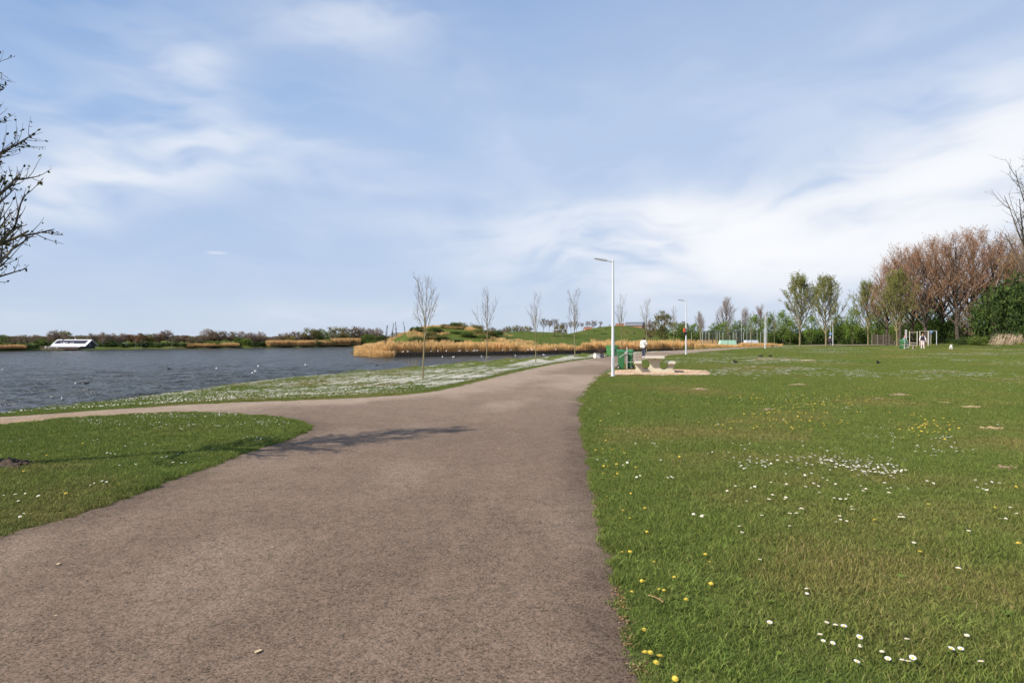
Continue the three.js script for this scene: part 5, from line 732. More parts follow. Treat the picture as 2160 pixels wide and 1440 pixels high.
// ---------------------------------------------------------------- fenced court, platforms, fitness frames, signs, fences
{
  const z = -160, x0 = away(1482, z)[0], x1 = away(1612, z)[0], y = groundY((x0 + x1) / 2, z), dark = mat(0.06, 0.065, 0.06, 0.6), pale = mat(0.40, 0.40, 0.37, 0.6), o = thing('court_fence', 'tall steel fence with pale and dark posts round the sports court', 'fence', [0, y, 0]);
  const H = toY(698.5, z) - y, n = 18;
  for (let i = 0; i <= n; i++) { const x = lerp(x0, x1, i / n); part('post', box(i % 3 ? 0.09 : 0.13, H, 0.1, x, H / 2, z), i % 4 === 3 ? dark : pale, o); }
  for (let i = 1; i < 13; i++) part('post', box(0.09, H, 0.1, lerp(x0, x1, i / 13), H / 2, z - 14), i % 2 ? pale : dark, o);
  part('top_rail', box(x1 - x0, 0.09, 0.08, (x0 + x1) / 2, H - 0.02, z + 0.08), dark, o); part('bottom_rail', box(x1 - x0, 0.1, 0.08, (x0 + x1) / 2, 0.75, z + 0.08), dark, o); part('top_rail', box(x1 - x0, 0.09, 0.08, (x0 + x1) / 2, H - 0.02, z - 13.9), dark, o);
  const wires = []; for (let x = x0; x < x1; x += 0.2) wires.push(box(0.022, H - 0.75, 0.01, x, H / 2 + 0.37, z + 0.02)); for (let h = 0.9; h < H; h += 0.2) wires.push(box(x1 - x0, 0.022, 0.01, (x0 + x1) / 2, h, z + 0.03));
  part('wire_mesh', wires, dark, o);
  part('scoreboard', box(0.75, 0.45, 0.06, away(1540, z)[0], toY(703.5, z) - y, z + 0.12), blackPlastic, o);
  const plat = (px0, px1, name, label, c, c2) => { const zz = -157, a = away(px0, zz), b = away(px1, zz), L = b[0] - a[0], yy = a[1], t = toY(717.5, zz) - yy, g = thing(name, label, 'platform', [(a[0] + b[0]) / 2, yy, zz], 0); part('base', box(L * 0.96, t * 0.6, 1.2, 0, t * 0.3, 0), c2, g); part('top', extrude([[-L / 2, t * 0.62], [L / 2, t * 0.62], [L / 2 - 0.6, t * 0.82], [L / 2 - 0.75, t], [-L / 2 + 0.85, t], [-L / 2 + 0.65, t * 0.8]], 1.3, 0.01).translate(0, 0, -0.65), c, g); };
  plat(1512, 1557, 'play_platform', 'low pale green platform in front of the court', mat(0.45, 0.72, 0.55, 0.6), mat(0.2, 0.2, 0.16, 0.8)); plat(1565, 1604, 'play_platform', 'low pale blue white platform in front of the court', mat(0.62, 0.68, 0.80, 0.6), mat(0.35, 0.14, 0.10, 0.8));
  for (const [px, top, label] of [[1564.5, 672, 'slim grey pole behind the court left of the lamp'], [1618, 664, 'slim grey pole just right of the third lamp post'], [1752, 668, 'slim pole carrying the round blue sign beside the walkers']]) { const p = away(px, px === 1752 ? -150 : -170), h = toY(top, p[2]) - p[1], g = thing('pole', label, 'pole', p); part('shaft', rod([0, 0, 0], [0, h, 0], 0.08, 0.05), galv, g); part('cap', new THREE.SphereGeometry(0.06, 8, 6).translate(0, h, 0), galv, g); if (px === 1752) { const s = part('sign_disc', new THREE.CylinderGeometry(0.34, 0.34, 0.03, 24).rotateX(Math.PI / 2).translate(0, toY(704, p[2]) - p[1], 0.1), mat(0.12, 0.25, 0.55, 0.4), g); part('pictogram', [box(0.08, 0.32, 0.012, 0.08, toY(704, p[2]) - p[1], 0.125), box(0.08, 0.24, 0.012, -0.08, toY(704.2, p[2]) - p[1], 0.125), new THREE.SphereGeometry(0.06, 8, 6).translate(0.08, toY(704, p[2]) - p[1] + 0.2, 0.11)], mat(0.8, 0.82, 0.85, 0.5), s); } }
  // fitness frames near the far table: posts and bars
  const zf = -90, frame = (pxs, top, label, bars, colour) => { const c = away((pxs[0] + pxs[pxs.length - 1]) / 2, zf), g = thing('fitness_frame', label, 'exercise frame', c), X = (px) => away(px, zf)[0] - c[0], h = toY(top, zf) - c[1]; for (const px of pxs) part('post', rod([X(px), 0, 0], [X(px), h, 0], 0.05, 0.05), colour, g); for (const b of bars) part('bar', rod([X(pxs[0]), toY(b, zf) - c[1], 0], [X(pxs[pxs.length - 1]), toY(b, zf) - c[1], 0], 0.03), colour, g); };
  const beige = mat(0.62, 0.56, 0.46, 0.6);
  frame([1919.5, 1935.5], 698.5, 'beige pull-up frame right behind the seated person', [701], beige); frame([1941.3, 1958.5], 697.8, 'beige pull-up frame behind the standing person', [698.3, 721.5], beige); frame([1960, 1976.5], 697.5, 'thin grey pull-up frame nearest the round sign', [697.9], galv); frame([1910.5, 1913], 695, 'pair of pale posts behind the far green bin', [702], mat(0.62, 0.55, 0.55, 0.6));
  { const p = away(1964.5, -96), h = toY(698.5, -96) - p[1], g = thing('round_sign', 'round blue and white path sign on a pole behind the exercise frames', 'sign', p); part('pole', rod([0, 0, 0], [0, h - 0.1, 0], 0.03), beige, g); const s = part('sign_disc', new THREE.CylinderGeometry(0.22, 0.22, 0.025, 24).rotateX(Math.PI / 2).translate(0, h - 0.1, 0.05), mat(0.10, 0.23, 0.55, 0.4), g); part('pictogram', [box(0.05, 0.2, 0.01, 0.05, h - 0.1, 0.07), box(0.05, 0.16, 0.01, -0.06, h - 0.12, 0.07), new THREE.SphereGeometry(0.04, 8, 6).translate(0.05, h + 0.02, 0.06)], mat(0.8, 0.82, 0.85, 0.5), s); }
  // dark picket fence left of the far bin
  { const zz = -150, a = away(1840, zz), b = away(1892, zz), g = thing('picket_fence', 'dark brown paling fence behind the smaller budding tree', 'fence', [0, a[1], 0]), h = toY(705.5, zz) - a[1], n = 26, m = mat(0.10, 0.075, 0.06, 0.85), p = mat(0.22, 0.2, 0.17, 0.8); for (let i = 0; i <= n; i++) { const x = lerp(a[0], b[0], i / n); part(i % 6 ? 'paling' : 'post', box(i % 6 ? 0.13 : 0.12, h * (i % 6 ? 0.95 : 1.05), i % 6 ? 0.03 : 0.12, x, h / 2, zz), i % 6 ? m : p, g); } for (const k of [0.25, 0.8]) part('rail', box(b[0] - a[0], 0.08, 0.05, (a[0] + b[0]) / 2, h * k, zz - 0.06), m, g); }
  // second path beyond the lawn
  const strip = (pts, w, name, label) => { const o2 = blank(); pts.forEach(([x, zq], i) => { o2.pos.push(x, groundY(x, zq) + 0.06, zq - w / 2, x, groundY(x, zq) + 0.06, zq + w / 2); o2.nor.push(0, 1, 0, 0, 1, 0); o2.uv.push(x, zq - w / 2, x, zq + w / 2); if (i) o2.idx.push(2 * i - 2, 2 * i - 1, 2 * i, 2 * i - 1, 2 * i + 1, 2 * i); }); structure(name, geoOf(o2), new THREE.MeshStandardMaterial({ color: lin(0.40, 0.33, 0.26), map: soilTex, roughness: 1 }), label); };
  const pts = []; for (let i = 0; i <= 60; i++) { const px = 1690 + 330 * i / 60, zz = lerp(-214, -118, i / 60); pts.push([(px - CX) / F * -zz, zz]); } strip(pts, 3, 'second_path', 'pale second path beyond the lawn');
}

// ---------------------------------------------------------------- houses
{
  const brickTex = texture(512, (u, v, x, y) => { const row = Math.floor(v * 32), bx = u * 16 + (row % 2) * 0.5, f = bx - Math.floor(bx), g = v * 32 - row, joint = f < 0.06 || g < 0.12, k = joint ? 1.25 : 0.8 + 0.4 * hash2(Math.floor(bx) % 16, row); return joint ? [sr(0.42), sr(0.4), sr(0.38)] : [sr(0.62 * k), sr(0.62 * k), sr(0.62 * k)]; }, true, 1 / 2.2);
  const brick = new THREE.MeshStandardMaterial({ color: lin(0.52, 0.27, 0.15), map: brickTex, roughness: 0.95 }), zinc = mat(0.14, 0.15, 0.18, 0.5), glass = mat(0.05, 0.06, 0.075, 0.15), white = mat(0.76, 0.76, 0.74, 0.8), tileRed = mat(0.27, 0.115, 0.07, 0.85), slate = mat(0.09, 0.09, 0.10, 0.8);
  { const z = -330, c = away(1340, z, 0), h = toY(679, z) - c[1], o = thing('brick_house', 'brick house with a dark barrel roof on the skyline', 'house', c, -0.42), W = 8.6, D = 6.5, e = h - 1.9;
    part('wall', box(W, e, D, 0, e / 2, 0), brick, o);
    const prof = []; for (let k = 0; k <= 16; k++) { const a = Math.PI * k / 16; prof.push([Math.cos(a) * (D / 2 + 0.25), e + Math.sin(a) * 1.9]); }
    part('roof', extrude(prof, W + 0.3, 0).rotateY(Math.PI / 2).translate(-W / 2 - 0.15, 0, 0), zinc, o);
    part('gable', extrude([[-D / 2 + 0.2, e - 3], [D / 2 - 0.2, e - 3], ...prof.map((p) => [p[0] * 0.93, e + (p[1] - e) * 0.9])], 0.12, 0).rotateY(Math.PI / 2).translate(-W / 2 - 0.3, 0, 0), white, o);
    for (const x of [1.2, 3.4]) for (const y of [e - 1.6, e - 4.0]) { const w = part('window', box(0.9, 1.6, 0.08, x, y, D / 2 + 0.05), white, o); part('pane', box(0.76, 1.44, 0.03, x, y, D / 2 + 0.11), glass, w); }
    const ch = part('drainpipe', rod([-W / 2 + 0.6, 0, D / 2 + 0.1], [-W / 2 + 0.6, e, D / 2 + 0.1], 0.06), white, o); }
  const gabled = (px, z, top, wPx, wallM, roofM, label, turn) => { const c = away(px, z), h = toY(top, z) - c[1], W = wPx / F * -z, D = 6, e = h * 0.72, o = thing('house', label, 'house', c, turn); part('wall', box(W, e, D, 0, e / 2, 0), wallM, o); part('gable', extrude([[-D / 2, e], [D / 2, e], [0, h - 0.1]], W, 0).rotateY(Math.PI / 2).translate(-W / 2, 0, 0), wallM, o); for (const s of [-1, 1]) part('roof', box(W + 0.5, 0.14, Math.hypot(D / 2, h - e) + 0.4, 0, (e + h) / 2 + 0.02, s * D / 4, 0, s * Math.atan2(h - e, D / 2)), roofM, o); for (let k = 0; k < 3; k++) { const x = lerp(-W / 3, W / 3, k / 2), w = part('window', box(0.9, 1.1, 0.06, x, e * 0.72, D / 2 + 0.03), white, o); part('pane', box(0.75, 0.95, 0.03, x, e * 0.72, D / 2 + 0.07), glass, w); } };
  gabled(1308, -345, 683, 17, mat(0.62, 0.38, 0.22, 0.85), tileRed, 'small orange walled house left of the brick house', -0.2);
  gabled(1286, -360, 688, 6, white, slate, 'tiny white gabled house between the round trees', 1.2); gabled(1266, -350, 688, 7, white, slate, 'white gabled house behind the clipped round trees', 1.1); gabled(1241, -340, 690, 16, mat(0.5, 0.42, 0.33, 0.85), tileRed, 'low brown house with white windows behind the clipped trees', 0.1);
  gabled(948, -235, 693, 26, mat(0.30, 0.22, 0.16, 0.9), slate, 'dark roofed low house behind the reedy mound', 0.05); gabled(1112, -300, 698, 9, white, slate, 'small white house on the skyline left of the hills', 0.3); gabled(700, -262, 718, 6, mat(0.45, 0.3, 0.24, 0.9), tileRed, 'tiny brick house among the far shore trees', 0.2); gabled(590, -232, 720, 6, white, slate, 'tiny white house on the far shore behind the reeds', 0.4);
  // lakeside pavilion with a white roof and solar panels
  { const z = -176, x0 = away(108, z)[0], y0 = WATER + 0.35, o = thing('lake_pavilion', 'lakeside pavilion with white roof and dark solar panels', 'pavilion', [x0, y0, z]), roofW = mat(0.78, 0.80, 0.84, 0.5), panelM = mat(0.02, 0.02, 0.035, 0.6), dark = mat(0.05, 0.05, 0.055, 0.8), deckM = mat(0.20, 0.14, 0.10, 0.9);
    const L = 8.8, D = 5.2, e = toY(730, z) - y0, r = toY(717.2, z - D / 2) - y0, sl = Math.atan2(r - e, D / 2), sp = Math.hypot(r - e, D / 2);
    part('wall', box(L - 0.6, e, D - 0.8, L / 2, e / 2, -D / 2), dark, o);
    part('gable', extrude([[-D / 2 + 0.4, e], [D / 2 - 0.4, e], [0, r - 0.12]], L - 0.5, 0).rotateY(Math.PI / 2).translate(0.25, 0, -D / 2), dark, o);
    const roof = part('roof', [box(L + 0.6, 0.1, sp + 0.35, L / 2, (e + r) / 2 + 0.03, -D / 4 + 0.1, 0, sl), box(L + 0.6, 0.1, sp + 0.3, L / 2, (e + r) / 2 + 0.03, -D * 0.75 - 0.1, 0, -sl)], roofW, o);
    for (let i = 0; i < 10; i++) for (let j = 0; j < 2; j++) { const t = j ? 0.72 : 0.44, short = j === 0 && [2, 3, 5].includes(i); part('solar_panel', box(short ? 0.5 : 0.80, 0.04, sp * (j ? 0.32 : short ? 0.14 : 0.24), 0.45 + i * 0.83, lerp(e, r, t) + 0.14, lerp(0, -D / 2, t) + 0.06, 0, sl), panelM, roof); }
    part('chimney', box(0.4, 0.7, 0.4, 1.3, r + 0.1, -D / 2), dark, roof); part('vent_ball', new THREE.SphereGeometry(0.16, 10, 8).translate(4.6, r + 0.36, -D / 2), roofW, roof); part('vent_pipe', rod([4.6, r - 0.1, -D / 2], [4.6, r + 0.26, -D / 2], 0.05), roofW, roof);
    const win = part('window', box(0.06, 0.8, 0.5, L - 0.22, e + 0.55, -D / 2), white, o); part('pane', box(0.04, 0.66, 0.38, L - 0.18, e + 0.55, -D / 2), glass, win);
    part('awning', box(L - 1, 0.05, 1.0, L / 2 - 0.3, e - 0.12, 0.55, 0, 0.25), mat(0.5, 0.5, 0.52, 0.8), o);
    part('deck', box(L + 1.2, 0.14, 2.6, L / 2 - 0.8, 0.05, 1.2), deckM, o);
    for (let i = 0; i <= 20; i++) part('railing_post', box(0.07, 0.75, 0.07, -1.2 + i * (L + 0.6) / 20, 0.45, 2.4), deckM, o);
    part('handrail', box(L + 0.8, 0.06, 0.08, L / 2 - 0.85, 0.82, 2.4), deckM, o); for (let i = 0; i < 7; i++) part('deck_pile', rod([-1.2 + i * 1.55, -1.2, 2.3], [-1.2 + i * 1.55, 0, 2.3], 0.09), dark, o);
    const R = rngOf(90); for (let i = 0; i < 8; i++) { const g = thing('terrace_chair', 'tiny white chair on the pavilion terrace, ' + ordinal(i + 1) + ' from the left', 'chair', [x0 - 0.6 + i * 0.5 + R() * 0.2, y0 + 0.12, z + 1.6 + 0.4 * R()], R(), 'terrace chairs'); part('seat', box(0.34, 0.05, 0.34, 0, 0.3, 0), white, g); part('backrest', box(0.34, 0.3, 0.05, 0, 0.46, -0.16), white, g); for (const sx of [-1, 1]) for (const sz of [-1, 1]) part('leg', rod([sx * 0.14, 0, sz * 0.14], [sx * 0.14, 0.29, sz * 0.14], 0.015, 0.015, 5), white, g); } }
  // cars and lamp posts along the far shore
  const car = (px, z, m, label) => { const p = away(px, z), o = thing('parked_car', label, 'car', p, 0.05), s = 0.62; o.scale.setScalar(s); part('body', extrude([[-2.1, 0.3], [2.1, 0.3], [2.15, 0.62], [1.95, 0.82], [1.05, 0.92], [0.45, 1.4], [-1.0, 1.42], [-1.75, 0.98], [-2.1, 0.9]], 1.5, 0.05).translate(0, 0, -0.75), m, o); part('side_window', extrude([[-1.35, 0.95], [0.85, 0.95], [0.4, 1.32], [-0.95, 1.34]], 1.62, 0).translate(0, 0, -0.81), glass, o); for (const x of [-1.3, 1.3]) for (const q of [-0.75, 0.75]) { const w = part('wheel', new THREE.CylinderGeometry(0.32, 0.32, 0.2, 14).rotateX(Math.PI / 2).translate(x, 0.32, q), blackPlastic, o); part('rim', new THREE.CylinderGeometry(0.19, 0.19, 0.22, 10).rotateX(Math.PI / 2).translate(x, 0.32, q), galv, w); } };
  car(264, -193, mat(0.6, 0.62, 0.64, 0.35), 'silver parked car on the far shore, left of the white one'); car(299, -196, mat(0.75, 0.75, 0.75, 0.35), 'white parked car on the far shore, right of the silver one'); car(243, -194, mat(0.12, 0.14, 0.18, 0.35), 'dark parked car on the far shore by the hedge'); car(220, -193, mat(0.35, 0.12, 0.1, 0.35), 'dull red parked car nearest the pavilion');
  const dimGrey = mat(0.22, 0.22, 0.22, 0.7);
  for (const [px, top] of [[216, 716], [285, 716], [297, 717], [361, 718], [48, 717]]) { const p = away(px, -188), h = toY(top, -188) - p[1], g = thing('far_lamp_post', px === 48 ? 'thin lamp post on the far shore left of the pavilion' : 'thin lamp post on the far shore, ' + ordinal([216, 285, 297, 361].indexOf(px) + 1) + ' right of the pavilion', 'lamp post', p, 0, px === 48 ? undefined : 'far shore lamp posts'); part('pole', rod([0, 0, 0], [0, h, 0], 0.04, 0.03, 6), dimGrey, g); part('lamp_head', box(0.4, 0.07, 0.14, 0.16, h, 0), dimGrey, g); }
  { const z = -900, p = away(43, z), h = toY(706, z) - p[1], g = thing('power_pylon', 'faint lattice power pylon on the left skyline', 'pylon', p), m = mat(0.35, 0.37, 0.4, 0.7); for (const s of [-1, 1]) part('leg', rod([s * 2.4, 0, 0], [s * 0.35, h, 0], 0.28, 0.2, 5), m, g); for (const [k, w] of [[0.78, 6], [0.9, 8], [1, 5]]) part('crossarm', box(w * 2, 0.3, 0.3, 0, h * k, 0), m, g); for (let k = 0; k < 6; k++) { const a = k / 6, b = (k + 1) / 6, s = k % 2 ? 1 : -1; part('brace', rod([s * lerp(2.4, 0.35, a), h * a, 0], [-s * lerp(2.4, 0.35, b), h * b, 0], 0.15, 0.15, 4), m, g); } }
}

// ---------------------------------------------------------------- molehills and bare patches
function heap(name, label, px, py, w, d, h, m, seed, lumps = 0.5) {
  const p = groundAt(px, py), R = rngOf(seed), g = new THREE.CircleGeometry(1, 40, 0).rotateX(-Math.PI / 2), pos = [], idx = [], uv = [], n = 22, a = 44;
  for (let i = 0; i <= n; i++) for (let k = 0; k < a; k++) { const r = i / n, t = k / a * 6.2832, wob = 1 + 0.9 * (fbm(Math.cos(t) * 1.6 + seed, Math.sin(t) * 1.6, 3) - 0.5), x = Math.cos(t) * r * w * wob, z = Math.sin(t) * r * d * wob, y = h * Math.pow(1 - r, 0.8) * (0.75 + lumps * (fbm(x * 14 + seed, z * 14, 4) - 0.35)) + lumps * 0.5 * h * (noise(x * 34, z * 34 + seed) - 0.5) * (1 - r) - 0.012 * r; pos.push(x, Math.max(y, i === n ? -0.02 : 0.004), z); uv.push(x, z); }
  for (let i = 0; i < n; i++) for (let k = 0; k < a; k++) { const q = i * a + k, e = i * a + (k + 1) % a; idx.push(q, e, q + a, e, e + a, q + a); }
  const geo = new THREE.BufferGeometry(); geo.setAttribute('position', new THREE.Float32BufferAttribute(pos, 3)); geo.setAttribute('uv', new THREE.Float32BufferAttribute(uv, 2)); geo.setIndex(idx); geo.computeVertexNormals();
  const mound = thing(name, label, 'molehill', p); part('mound', geo, m, mound);
  const clods = []; for (let i = 0; i < (h > 0.1 ? 130 : 26); i++) { const t = R() * 6.28, r = Math.sqrt(R()) * 1.02, s = (h > 0.1 ? 0.010 + 0.022 * R() * R() : 0.010 + 0.014 * R()) * (w > 0.5 ? 1.6 : 1), c = new THREE.DodecahedronGeometry(s, 0); c.scale(1, 0.75, 1 + 0.4 * R()); c.rotateY(R() * 6); c.translate(Math.cos(t) * r * w, h * 0.72 * Math.pow(Math.max(0, 1 - r), 0.8) + s * 0.3, Math.sin(t) * r * d); clods.push(c); }
  part('clods', clods, m, mound); moundSpots.push([p[0], p[2], Math.min(w, d) * 0.62]);
}
const earth = new THREE.MeshStandardMaterial({ color: lin(0.10, 0.068, 0.048), map: soilTex, roughness: 1 }), drySoil = new THREE.MeshStandardMaterial({ color: lin(0.40, 0.29, 0.18), map: soilTex, roughness: 1 }), sandy = new THREE.MeshStandardMaterial({ color: lin(0.58, 0.42, 0.24), map: soilTex, roughness: 1 });
heap('molehill', 'dark crumbly fresh molehill on the left lawn', 22, 984, 0.31, 0.24, 0.13, earth, 3, 1.1);
[[1476, 822, 0.34, 'pale dry molehill left of the others on the near lawn', drySoil], [1687, 812.5, 0.4, 'pale brown molehill in the middle of the lawn', drySoil], [1900, 834, 0.34, 'light brown molehill above the dandelion patch', drySoil], [2050, 861, 0.42, 'widest sandy molehill near the right edge', sandy], [2094, 904, 0.3, 'flat sandy patch nearest the right edge', sandy], [1605, 758.5, 0.8, 'grey-brown molehill with a crow on it, left', drySoil], [1627, 758, 0.75, 'grey-brown molehill with a crow on it, right', drySoil], [1662, 759, 0.6, 'small dull molehill between the crows and the sandy one', drySoil], [1703, 760.5, 0.75, 'sandy molehill right of the crows', sandy], [1857, 842, 0.18, 'tiny pale molehill below the dandelion patch', drySoil], [1992, 850, 0.22, 'thin sandy streak of soil left of the widest molehill', sandy], [2095, 798, 0.4, 'flat dry soil patch on the upper right lawn', drySoil], [1550, 777.5, 0.4, 'flat dull soil patch on the upper left lawn', drySoil], [1620, 864, 0.2, 'thin grey scuffed patch in the near lawn', drySoil], [2120, 988, 0.28, 'thin dry patch low at the right edge', drySoil]].forEach(([px, py, w, label, m], i) => heap('molehill', label, px, py, w, w * (i === 4 || i > 8 ? 0.55 : 0.6), i === 4 || i > 8 ? 0.035 : 0.075, m, 20 + i, 0.7));
layGrass();

// ---------------------------------------------------------------- daisies and dandelions
const white1 = new THREE.MeshPhysicalMaterial({ color: lin(0.84, 0.83, 0.80), roughness: 0.8, side: THREE.DoubleSide }), yolk = mat(0.75, 0.48, 0.03, 0.8), dandel = mat(0.74, 0.57, 0.08, 0.8, { side: THREE.DoubleSide }), stemM = mat(0.13, 0.20, 0.04, 0.8), tinted = new THREE.MeshStandardMaterial({ vertexColors: true, roughness: 0.8, side: THREE.DoubleSide });
function petals(n, r0, r1, lift, half) { const o = blank(); for (let i = 0; i < n; i++) { const a = i / n * 6.2832, h = half * 6.2832 / n, P = (r, t, y) => { o.pos.push(Math.cos(t) * r, y, Math.sin(t) * r); o.nor.push(Math.cos(t) * -0.15, 1, Math.sin(t) * -0.15); o.uv.push(0, 0); }, b = o.pos.length / 3; P(r0, a, 0); P(r1 * 0.72, a - h, lift * 0.6); P(r1, a, lift); P(r1 * 0.72, a + h, lift * 0.6); o.idx.push(b, b + 2, b + 1, b, b + 3, b + 2); } return geoOf(o); }
const H0 = 0.045, daisyPetals = merge([petals(16, 0.003, 0.0142, 0.003, 0.46).translate(0, H0, 0), petals(14, 0.003, 0.0125, 0.0045, 0.46).rotateY(0.2).translate(0, H0, 0)]), daisyEye = new THREE.SphereGeometry(0.0050, 10, 6, 0, 6.2832, 0, 1.6).scale(1, 0.7, 1).translate(0, H0 + 0.001, 0), stem = new THREE.CylinderGeometry(0.0012, 0.0014, H0, 5).translate(0, H0 / 2, 0);
const dandHead = merge([petals(22, 0.002, 0.021, 0.003, 0.4).translate(0, H0, 0), petals(20, 0.002, 0.017, 0.008, 0.4).rotateY(0.15).translate(0, H0, 0), petals(16, 0.002, 0.012, 0.011, 0.4).rotateY(0.3).translate(0, H0, 0)]), dandEye = new THREE.SphereGeometry(0.007, 8, 5, 0, 6.2832, 0, 1.6).translate(0, H0 + 0.003, 0), dandStem = new THREE.CylinderGeometry(0.0018, 0.002, H0, 5).translate(0, H0 / 2, 0);
function tintGeo(list) { const gs = list.map(([g, c]) => coloured(bare(g), () => c)); return mergeGeometries(gs); }
const daisySmall = tintGeo([[petals(9, 0.002, 0.0145, 0.004, 0.5).translate(0, H0, 0), [0.84, 0.83, 0.80]], [new THREE.CircleGeometry(0.0048, 6).rotateX(-Math.PI / 2).translate(0, H0 + 0.005, 0), [0.72, 0.5, 0.06]]]);
const clumpOf = (n, seed) => { const R = rngOf(seed), l = []; for (let i = 0; i < n; i++) { const g = daisySmall.clone(), s = 0.9 + 0.4 * R(); g.scale(s, 0.9 + 0.3 * R(), s); g.rotateY(R() * 6); g.translate((R() - 0.5) * 0.12, 0, (R() - 0.5) * 0.12); l.push(g); } return mergeGeometries(l); };
const dandSmall = tintGeo([[petals(10, 0.002, 0.02, 0.004, 0.5).translate(0, H0, 0), [0.74, 0.57, 0.08]], [petals(8, 0.002, 0.013, 0.009, 0.5).translate(0, H0, 0), [0.72, 0.52, 0.06]]]);
{
  const R = rngOf(15), daisies = [], dand = [], clumps = [];
  const ok = (x, z) => pathSdf(x, z) < -0.06 && lawnOk(x, z);
  const add = (list, x, z, s) => list.push([x, groundY(x, z), z, s, R() * 6.28, 0.1 + 0.35 * R()]);
  const at3 = (list, zoomed, k, ox, oy, s) => { for (let i = 0; i < zoomed.length; i += 2) { const p = groundAt(ox + zoomed[i] * k, oy + zoomed[i + 1] * k + 5); add(list, p[0], p[2], s * (0.78 + 0.42 * R())); } };
  at3(daisies, [335, 1060, 403, 1085, 457, 1120, 297, 1147, 313, 1185, 371, 1202, 543, 1177, 577, 1208, 900, 1198, 730, 1270, 530, 1345, 763, 1337, 865, 1330, 908, 1353, 927, 1327, 1314, 1152, 1265, 1262, 1178, 1262, 1430, 1370, 213, 823, 200, 848, 1252, 690, 938, 500, 1317, 421, 1665, 296, 1609, 253, 1550, 330, 1573, 325, 84, 378, 411, 354, 428, 324, 441, 335, 472, 331, 853, 297, 842, 316, 865, 312, 886, 307, 90, 295, 125, 287, 157, 265, 258, 231, 53, 187, 397, 180, 418, 182, 433, 196, 450, 195, 481, 188, 524, 240, 515, 260, 533, 255, 765, 154, 910, 117, 888, 95, 1030, 61, 1069, 71, 1458, 126, 1380, 100, 1410, 117, 1443, 84, 1470, 60, 1530, 76, 1380, 57, 288, 150, 194, 108, 240, 82, 275, 103, 406, 78, 343, 51, 60, 82, 511, 114, 573, 90, 490, 150, 750, 84, 756, 112, 783, 107, 605, 125, 620, 120, 585, 136, 670, 5, 720, 10, 780, 25, 800, 12, 860, 20, 810, 35, 180, 18, 230, 12, 310, 38], 0.3055, 1640, 1000, 1.14);
  at3(daisies, [1125, 1137, 1070, 775, 971, 582, 970, 608, 1081, 520, 740, 533, 698, 514, 760, 520, 1004, 432, 1216, 420, 1145, 405, 1127, 428, 895, 371, 936, 347, 1222, 334, 1140, 320, 1175, 332, 1045, 352, 1025, 358, 551, 292, 580, 299, 575, 290, 560, 303, 385, 290, 395, 280, 993, 245, 970, 238, 983, 178, 932, 185, 960, 210, 1025, 237, 1142, 213, 1152, 229, 1173, 200, 1062, 186, 1220, 275, 1290, 250, 1310, 252, 1255, 200, 1253, 183, 308, 224, 327, 206, 341, 203, 165, 203, 209, 204, 519, 189, 652, 141, 715, 160, 785, 152, 495, 118, 480, 98, 463, 97, 600, 76, 583, 80, 374, 97, 550, 47, 1110, 66, 1085, 64, 1025, 20, 1246, 507, 1274, 500, 1300, 483], 0.375, 1200, 900, 1.14);
  at3(daisies, [123, 766, 97, 746, 131, 766, 148, 741, 120, 661, 88, 625, 15, 628, 150, 612, 165, 612, 307, 629, 255, 635, 571, 557, 596, 547, 648, 540, 673, 535, 755, 426, 858, 420, 1180, 412, 1145, 415, 1095, 415, 1020, 373, 1045, 376, 975, 374, 725, 354, 680, 350, 697, 352, 1340, 325, 1060, 373, 1128, 352, 1258, 382, 1290, 370, 482, 236, 590, 263, 618, 284, 610, 264, 126, 264, 45, 270, 62, 270, 117, 338, 174, 355, 66, 385, 399, 326, 966, 290, 917, 287, 833, 283, 785, 307, 536, 246, 1195, 300], 0.3333, 0, 840, 1.0);
  at3(dand, [982, 553, 1670, 497, 1503, 239, 1643, 93, 1040, 218, 685, 340, 714, 46], 0.3055, 1640, 1000, 0.95);
  at3(dand, [655, 997, 537, 929, 510, 925, 593, 865, 797, 903, 770, 731, 795, 775, 485, 780, 300, 713, 340, 724, 410, 880, 350, 943, 425, 890, 420, 1157, 430, 1305, 457, 1298, 510, 1325, 483, 1360, 597, 1435, 437, 600, 347, 527, 428, 470, 302, 487, 222, 397, 350, 385, 627, 174, 447, 60, 430, 47, 196, 272, 195, 222, 152, 135, 243, 130, 190, 128], 0.375, 1200, 900, 0.85);
  at3(dand, [411, 620, 758, 551, 295, 365, 229, 398, 525, 290, 434, 178, 1147, 434, 150, 468], 0.3333, 0, 840, 1.05);
  // the dense patch in the middle of the right lawn
  const patch = (cx, cy, rx, ry, n, list = daisies, s = 1.05) => { for (let i = 0; i < n; i++) { const p = groundAt(cx + (R() + R() - 1) * rx, cy + (R() + R() - 1) * ry); if (ok(p[0], p[2])) add(list, p[0], p[2], s * (0.85 + 0.3 * R())); } };
  patch(1800, 985, 110, 18, 95); patch(1740, 975, 60, 12, 30); patch(1610, 985, 60, 14, 20); patch(1850, 1000, 70, 12, 45); patch(1990, 955, 90, 14, 26); patch(1700, 950, 220, 40, 50);
  patch(1860, 920, 70, 20, 30); patch(1990, 930, 30, 12, 18); patch(1790, 865, 45, 10, 30);
  patch(350, 880, 80, 7, 110, daisies, 1); patch(460, 878, 60, 6, 60, daisies, 1); patch(400, 900, 160, 12, 80, daisies, 1); patch(560, 895, 60, 10, 50, daisies, 1); patch(190, 890, 60, 8, 40, daisies, 1); patch(230, 895, 90, 8, 40, daisies, 1); patch(540, 930, 40, 8, 16, daisies, 1);
